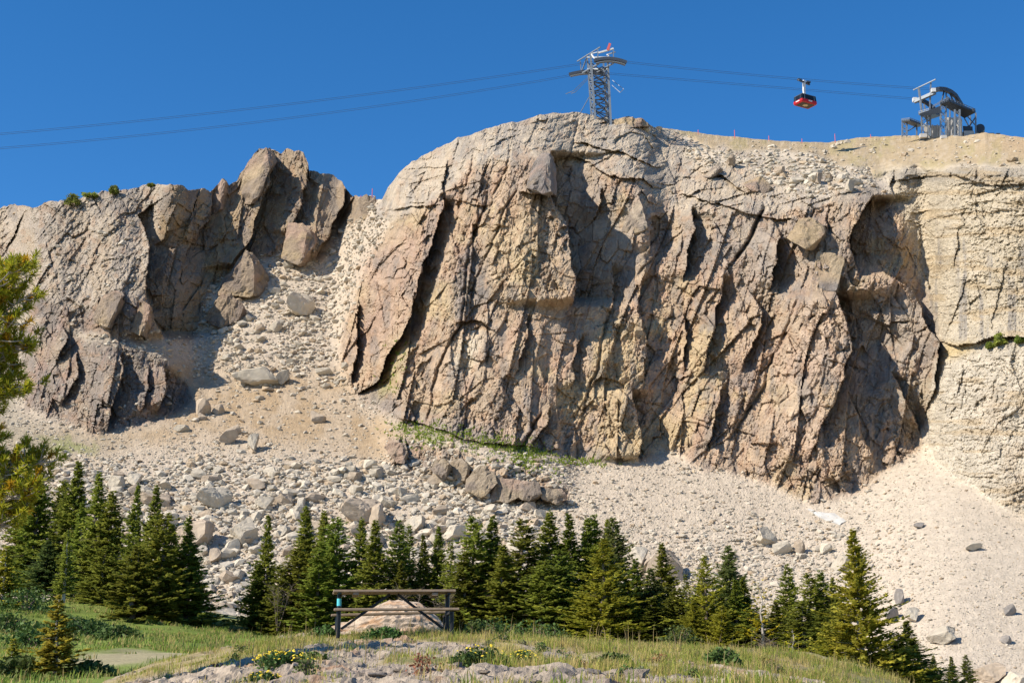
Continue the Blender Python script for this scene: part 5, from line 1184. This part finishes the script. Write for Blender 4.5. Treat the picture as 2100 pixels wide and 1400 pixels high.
bars('windsock_mast', [(Tp(1246,104,-3), Tp(1248.5,97,-3)), ], .75, M_pinkred, tw, TB); bars('windsock', [(Tp(1248.5,97,-3), Tp(1250.8,90,-3))], .7, M_pinkred, tw, TB)
bars('landing_boom', [(Tp(1204,160,3), Tp(1177,186,2)), (Tp(1206,162,3), Tp(1180,189,2)), (Tp(1177,186,2), Tp(1160,193,2)), (Tp(1180,189,2), Tp(1171,192,2)), (Tp(1255,175,0), Tp(1272,190,-2)), (Tp(1279,183,-2), Tp(1272,190,-2)), (Tp(1256,165,0), Tp(1279,183,-2))], .16, M_steel, tw, TB)
bars('guy_strut', [(Tp(1208,200,2), Tp(1191,230,0))], .2, M_steel, tw, TB)
for k in 'ABCD':
    mb = MB(); mb.box(lp(k, -.02)-TB-Vector((0, 0, .7)), (1.3, 1.3, 1.8)); mb.build('footing', M_conc, tw)
tag(tw, 'steel lattice tram tower standing on top of the rock dome', 'tower')

DS = surf(1930, 281)+1.0
# ropes: each passes the tower saddle and ends at the station
def rope(label, leftp, saddle, rightp, dl, dt, dr, off):
    mb = MB(); pts = []
    for seg, (pp, d0, d1) in enumerate(((leftp, dl, dt), (saddle, dt, dt), (rightp, dt, dr))):
        us = [p[0] for p in pp]; vs = [p[1] for p in pp]; cf = np.polyfit(us, vs, min(2, len(pp)-1)); n = 26 if seg != 1 else 4
        for i in range(n+(seg == 2)):
            t = i/n; u = us[0]+(us[-1]-us[0])*t; pts.append(W(u, float(np.polyval(cf, u))+off, d0+(d1-d0)*t))
    mb.tube(pts, .042, 5); o = mb.build('track_rope', M_cable); tag(o, label, 'cable', 'track ropes of the aerial tram')
for off, nm in ((0, 'upper'), (3.2, 'lower')):
    rope(f'{nm} strand of the high rope pair passing the top of the tower', [(-260,294),(0,274),(610,210),(1219,126)], [(1219,126),(1250,122),(1284,126)], [(1284,126),(1650,162),(1915,182)], 360, DT-4, DS-3, off)
    rope(f'{nm} strand of the low rope pair passing the lower tower saddle', [(-260,322),(0,301),(640,236),(1167,154)], [(1167,154),(1200,148),(1240,149)], [(1240,149),(1640,182),(1880,202)], 372, DT+8, DS+5, off)

# cabin
DC = DT*.55+DS*.45-4; mC = PXM(DC)
cb = empty('tram_cabin', W(1651, 207, DC)); cb.rotation_euler = (R(0), 0, R(30))
def cab():
    # local x along the long side
    Lx, Wy, Hh = 6.2, 4.2, 3.0
    def ring(z, sx, sy, ch=.16):
        x, y = Lx/2*sx, Wy/2*sy; return [Vector(p) for p in ((-x+ch, -y, z), (x-ch, -y, z), (x, -y+ch, z), (x, y-ch, z), (x-ch, y, z), (-x+ch, y, z), (-x, y-ch, z), (-x, -y+ch, z))]
    def loft(name, rings, mat, cap=(True, True)):
        mb = MB(); vs = []; fs = []
        for r in rings: vs += r
        for i in range(len(rings)-1):
            for k in range(8): fs.append((i*8+k, i*8+(k+1) % 8, (i+1)*8+(k+1) % 8, (i+1)*8+k))
        if cap[0]: fs.append(tuple(range(7, -1, -1)))
        if cap[1]: fs.append(tuple((len(rings)-1)*8+k for k in range(8)))
        mb.add(vs, fs); return mb.build(name, mat, cb)
    body = loft('body', [ring(-1.5, .93, .93), ring(-1.15, 1.0, 1.0), ring(-.45, 1.0, 1.0)], M_red)
    loft('window_band', [ring(-.445, .985, .985), ring(1.05, .93, .93)], M_blackglass)
    loft('roof', [ring(1.055, .95, .95), ring(1.3, .93, .93), ring(1.42, .8, .8)], M_steel_d)
    loft('underside', [ring(-1.56, .78, .74), ring(-1.505, .80, .76)], M_under)
    mb = MB(); mb.box((0, 0, -1.575), (1.7, 1.0, .03)); mb.box((0, 0, -1.578), (.9, 1.5, .03)); mb.build('underside_emblem', mat_plain('cream_paint', (.55, .45, .30), .6))
    o = bpy.data.objects['underside_emblem']; o.parent = cb
    mul = MB()
    for sy in (-1, 1):
        for x in (-1.9, 2.0): mul.bar((x, sy*Wy/2*.985, -.44), (x, sy*Wy/2*.93, 1.05), .22, .06)
    for y in (-1, 1): 
        for sx in (-1, 1): mul.bar((sx*Lx/2*.985, y*1.2, -.44), (sx*Lx/2*.93, y*1.2, 1.05), .16, .06)
    mul.build('window_post', M_steel, cb)
    for sy in (-1, 1):
        em = MB(); em.box((.3, sy*(Wy/2+.015), -.72), (1.6, .03, .30)); em.box((.3, sy*(Wy/2+.016), -.9), (1.0, .03, .2)); em.build('side_emblem', M_white, cb)
    em = MB(); em.box((-Lx/2-.015, 0, -.8), (.03, 1.7, .32)); em.build('end_emblem', M_white, cb)
    hg = MB(); hg.bar((0, 0, 1.4), (.0, .25, 3.6), .75, .55); hg.bar((0, .25, 3.55), (0, 0, 7.0), .75, .6); hg.build('hanger', M_white, cb)
    # carriage runs along the rope
    cr = MB(); cr.bar((-2.6, -.4, 6.35), (2.6, .4, 6.25), .5, .45)
    for x in (-2.3, -1.5, 1.4, 2.2): cr.tube([(x, -.35, 6.75), (x, .35, 6.75)], .34, 10)
    cr.build('carriage', M_steel_d, cb, smooth=False)
cab()
cb.scale = (mC/.143,)*3
tag(cb, 'red tram cabin with dark windows hanging from a white hanger', 'cable car')

# upper station
st = empty('tram_station', W(1925, 280, DS)); SB = st.location.copy()
def S(u, v, dd=0): return W(u, v, DS+dd)
def sbars(name, segs, w, mat=M_steel):
    if name in ('column', 'boom', 'wall_rib'):
        for g in segs: bars(name, [g], w, mat, st, SB)
        return
    return bars(name, segs, w, mat, st, SB)
def slabp(name, c4, th, mat):
    mb = MB(); t = Vector((0, 0, th)); vs = [p-SB for p in c4]+[p-SB+t for p in c4]
    mb.add(vs, [(3, 2, 1, 0), (4, 5, 6, 7), (0, 1, 5, 4), (1, 2, 6, 5), (2, 3, 7, 6), (3, 0, 4, 7)]); return mb.build(name, mat, st)
def lattice(u0, u1, v0, v1, dd, w, n):
    segs = [(S(u0, v0, dd), S(u0, v1, dd)), (S(u1, v0, dd), S(u1, v1, dd))]; z = []
    for i in range(n):
        a = v0+(v1-v0)*i/n; b = v0+(v1-v0)*(i+1)/n; z += [(S(u0, a, dd), S(u1, b, dd)), (S(u1, a, dd), S(u0, b, dd))]
    sbars('column', segs, w); sbars('bracing', z, .2)
lattice(1850,1860,249,280,0,.35,3); lattice(1929,1940,214,281,-4,.45,5); lattice(1958,1968,225,282,-5,.45,5); lattice(1890,1908,236,280,-2,.42,3)
sbars('column', [(S(1880,250,6), S(1880,278,6)), (S(2001,232,2), S(2001,278,2)), (S(1990,238,8), S(1990,276,8)), (S(1895,214,-2), S(1906,278,-2)), (S(1885,182,0), S(1891,232,0)), (S(1909,168,-1), S(1906,240,-1)), (S(1948,225,8), S(1948,280,8))], .4)
slabp('platform', [S(1849,250,-3), S(1866,248,-4), S(1893,258,6), S(1880,262,8)], .5, M_steel_d)
slabp('platform', [S(1884,236,-4), S(1906,230,-6), S(1930,238,8), S(1906,246,8)], .6, M_steel_d)
slabp('platform', [S(1928,214,-6), S(1946,208,-6), S(2001,231,4), S(1978,243,6)], .6, M_steel_d)
slabp('platform_panel', [S(1886,234.4,-6.2), S(1929,218,-6.2), S(1929,232,-6.0), S(1890,239,-6.0)], .15, M_steel_d)
def rail(a, b, n=6, h=5):
    segs = [(S(a[0], a[1]-h, a[2]), S(b[0], b[1]-h, b[2])), (S(a[0], a[1]-h*.5, a[2]), S(b[0], b[1]-h*.5, b[2]))]
    for i in range(n+1):
        t = i/n; u = a[0]+(b[0]-a[0])*t; v = a[1]+(b[1]-a[1])*t; d = a[2]+(b[2]-a[2])*t; segs.append((S(u, v, d), S(u, v-h, d)))
    sbars('railing', segs, .14)
rail((1849,249,-3), (1866,247,-4), 4); rail((1866,247,-4), (1892,257,6), 6); rail((1884,235,-4), (1906,229,-6), 5, 6); rail((1906,229,-6), (1930,237,8), 6, 6); rail((1928,213,-6), (1946,207,-6), 4, 6); rail((1946,207,-6), (2000,230,4), 9, 6); rail((1913,222,-5), (1945,204,-6), 6, 5)
# curved saddle beams carrying the ropes
path = [S(*p) for p in ((1913,187,-3),(1925,183,-3),(1938,184,-2),(1950,189,0),(1960,197,2),(1968,210,4),(1978,226,6))]; beam('rope_saddle', path, 1.0, 1.3, M_steel_d, st, SB)
path = [S(*p) for p in ((1876,207,4),(1890,206,4),(1902,212,5),(1914,222,7),(1925,236,9))]; beam('rope_saddle', path, .9, 1.1, M_steel_d, st, SB)
sbars('boom', [(S(1875,209,2), S(1918,190,-3))], 1.0, M_steel)
sbars('crane_frame', [(S(1873,185,3), S(1919,163,-3)), (S(1883,181,1), S(1889,228,0)), (S(1909,168,-1), S(1907,238,-1))], .32)
mb = MB()
for (u, v, dd) in ((1876,205,2), (1914,186,-3)): mb.box(S(u, v, dd)-SB, (1.3, 1.3, 1.2))
mb.build('sheave_housing', M_white, st)
sbars('truss', [(S(1940,196,-2), S(1955,215,2)), (S(1955,215,2), S(1950,192,0)), (S(1948,192,0), S(1960,218,3)), (S(1960,218,3), S(1962,203,2)), (S(1940,190,-2), S(1942,212,-3)), (S(1952,195,0), S(1951,216,0)), (S(1968,212,4), S(1972,228,5)), (S(1936,188,-2), S(1930,214,-4))], .34, M_steel_d)
sbars('brace', [(S(1906,246,0), S(1890,262,2)), (S(1985,240,4), S(2001,258,2)), (S(1978,243,5), S(1992,270,6)), (S(2001,240,2), S(1986,262,6)), (S(1860,270,0), S(1880,258,6))], .28)
slabp('building_wall', [S(1941,283,-2), S(1975,284,-3), S(1975,284,10), S(1941,283,10)], PXM(DS)*48, M_conc)
slabp('building_wall', [S(1896,284,0), S(1929,284,0), S(1929,283,8), S(1896,283,8)], PXM(DS)*30, M_conc)
sbars('wall_rib', [(S(u, 246 if u > 1935 else 256, -3.6 if u > 1935 else -.6), S(u, 281, -3.6 if u > 1935 else -.6)) for u in (1944, 1951, 1958, 1965, 1972, 1902, 1912, 1922)], .3, M_conc)
slabp('machine_room', [S(1976,278,4), S(1996,279,3), S(1996,278,12), S(1976,277,12)], PXM(DS)*22, M_steel_d)
mb = MB(); c0 = S(2010,266,6)-SB; mb.tube([c0+Vector((-.4, -1.2, 0)), c0+Vector((.4, 1.2, 0))], 10*PXM(DS), 18); mb.build('bullwheel', M_steel_d, st)
for p_, z_ in ((S(1985,277,1), (3.2, 2.4, 1.8)), (S(2003,279,0), (1.2, 1.2, 1.4)), (S(1959,283,-6), (1.2, 1.2, 1.2)), (S(1935,282,-5), (1.8, 1.2, 1)), (S(1893,279,-3), (2, 1.2, 1.2))):
    mb = MB(); mb.box(p_-SB, z_); mb.build('footing', M_conc, st)
mb = MB(); mb.tube([S(1996,224,2)-SB, S(1996,230,2)-SB], [.5, .25], 8); mb.build('lamp', M_steel_d, st)
tag(st, 'grey steel and concrete tram station on the ridge at upper right', 'tram station')
mb = MB(); o_ = S(2030, 276, 3)
mb.box(o_+Vector((0, 0, -.2)), (2.4, 1.6, .9)); mb.box(o_+Vector((2.6, .4, -.1)), (1.4, 1.2, 1.1)); o = mb.build('equipment_crate', M_steel_d, None, bevel=.1); tag(o, 'dark equipment crates on the ridge just right of the station', 'crate')

for u, vt_, vb_, lb in ((1432,263,276,'leftmost thin red pole on the right ridge'),(1507,262,285,'tall thin red pole second along the right ridge'),(1577,275,289,'thin red pole third along the right ridge'),(1645,281,294,'short red pole with dark cap in the ridge dip'),(1713,270,292,'tall thin red pole left of the cabin shadow'),(1786,272,284,'thin red pole nearest the station'),(763,382,406,'thin pole on the saddle between crag and dome'),(740,398,406,'short thin pole on the saddle left of the other')):
    d = surf(u, vb_)+.3; a = W(u, vb_+2, d); e = MB(); e.tube([(0, 0, -.5), (0, 0, (vb_-vt_)*PXM(d))], .10, 6); o = e.build('marker_pole', M_pinkred); o.location = a
    tag(o, lb, 'pole', 'marker poles on the ridge')
print('done', len(bpy.data.objects))
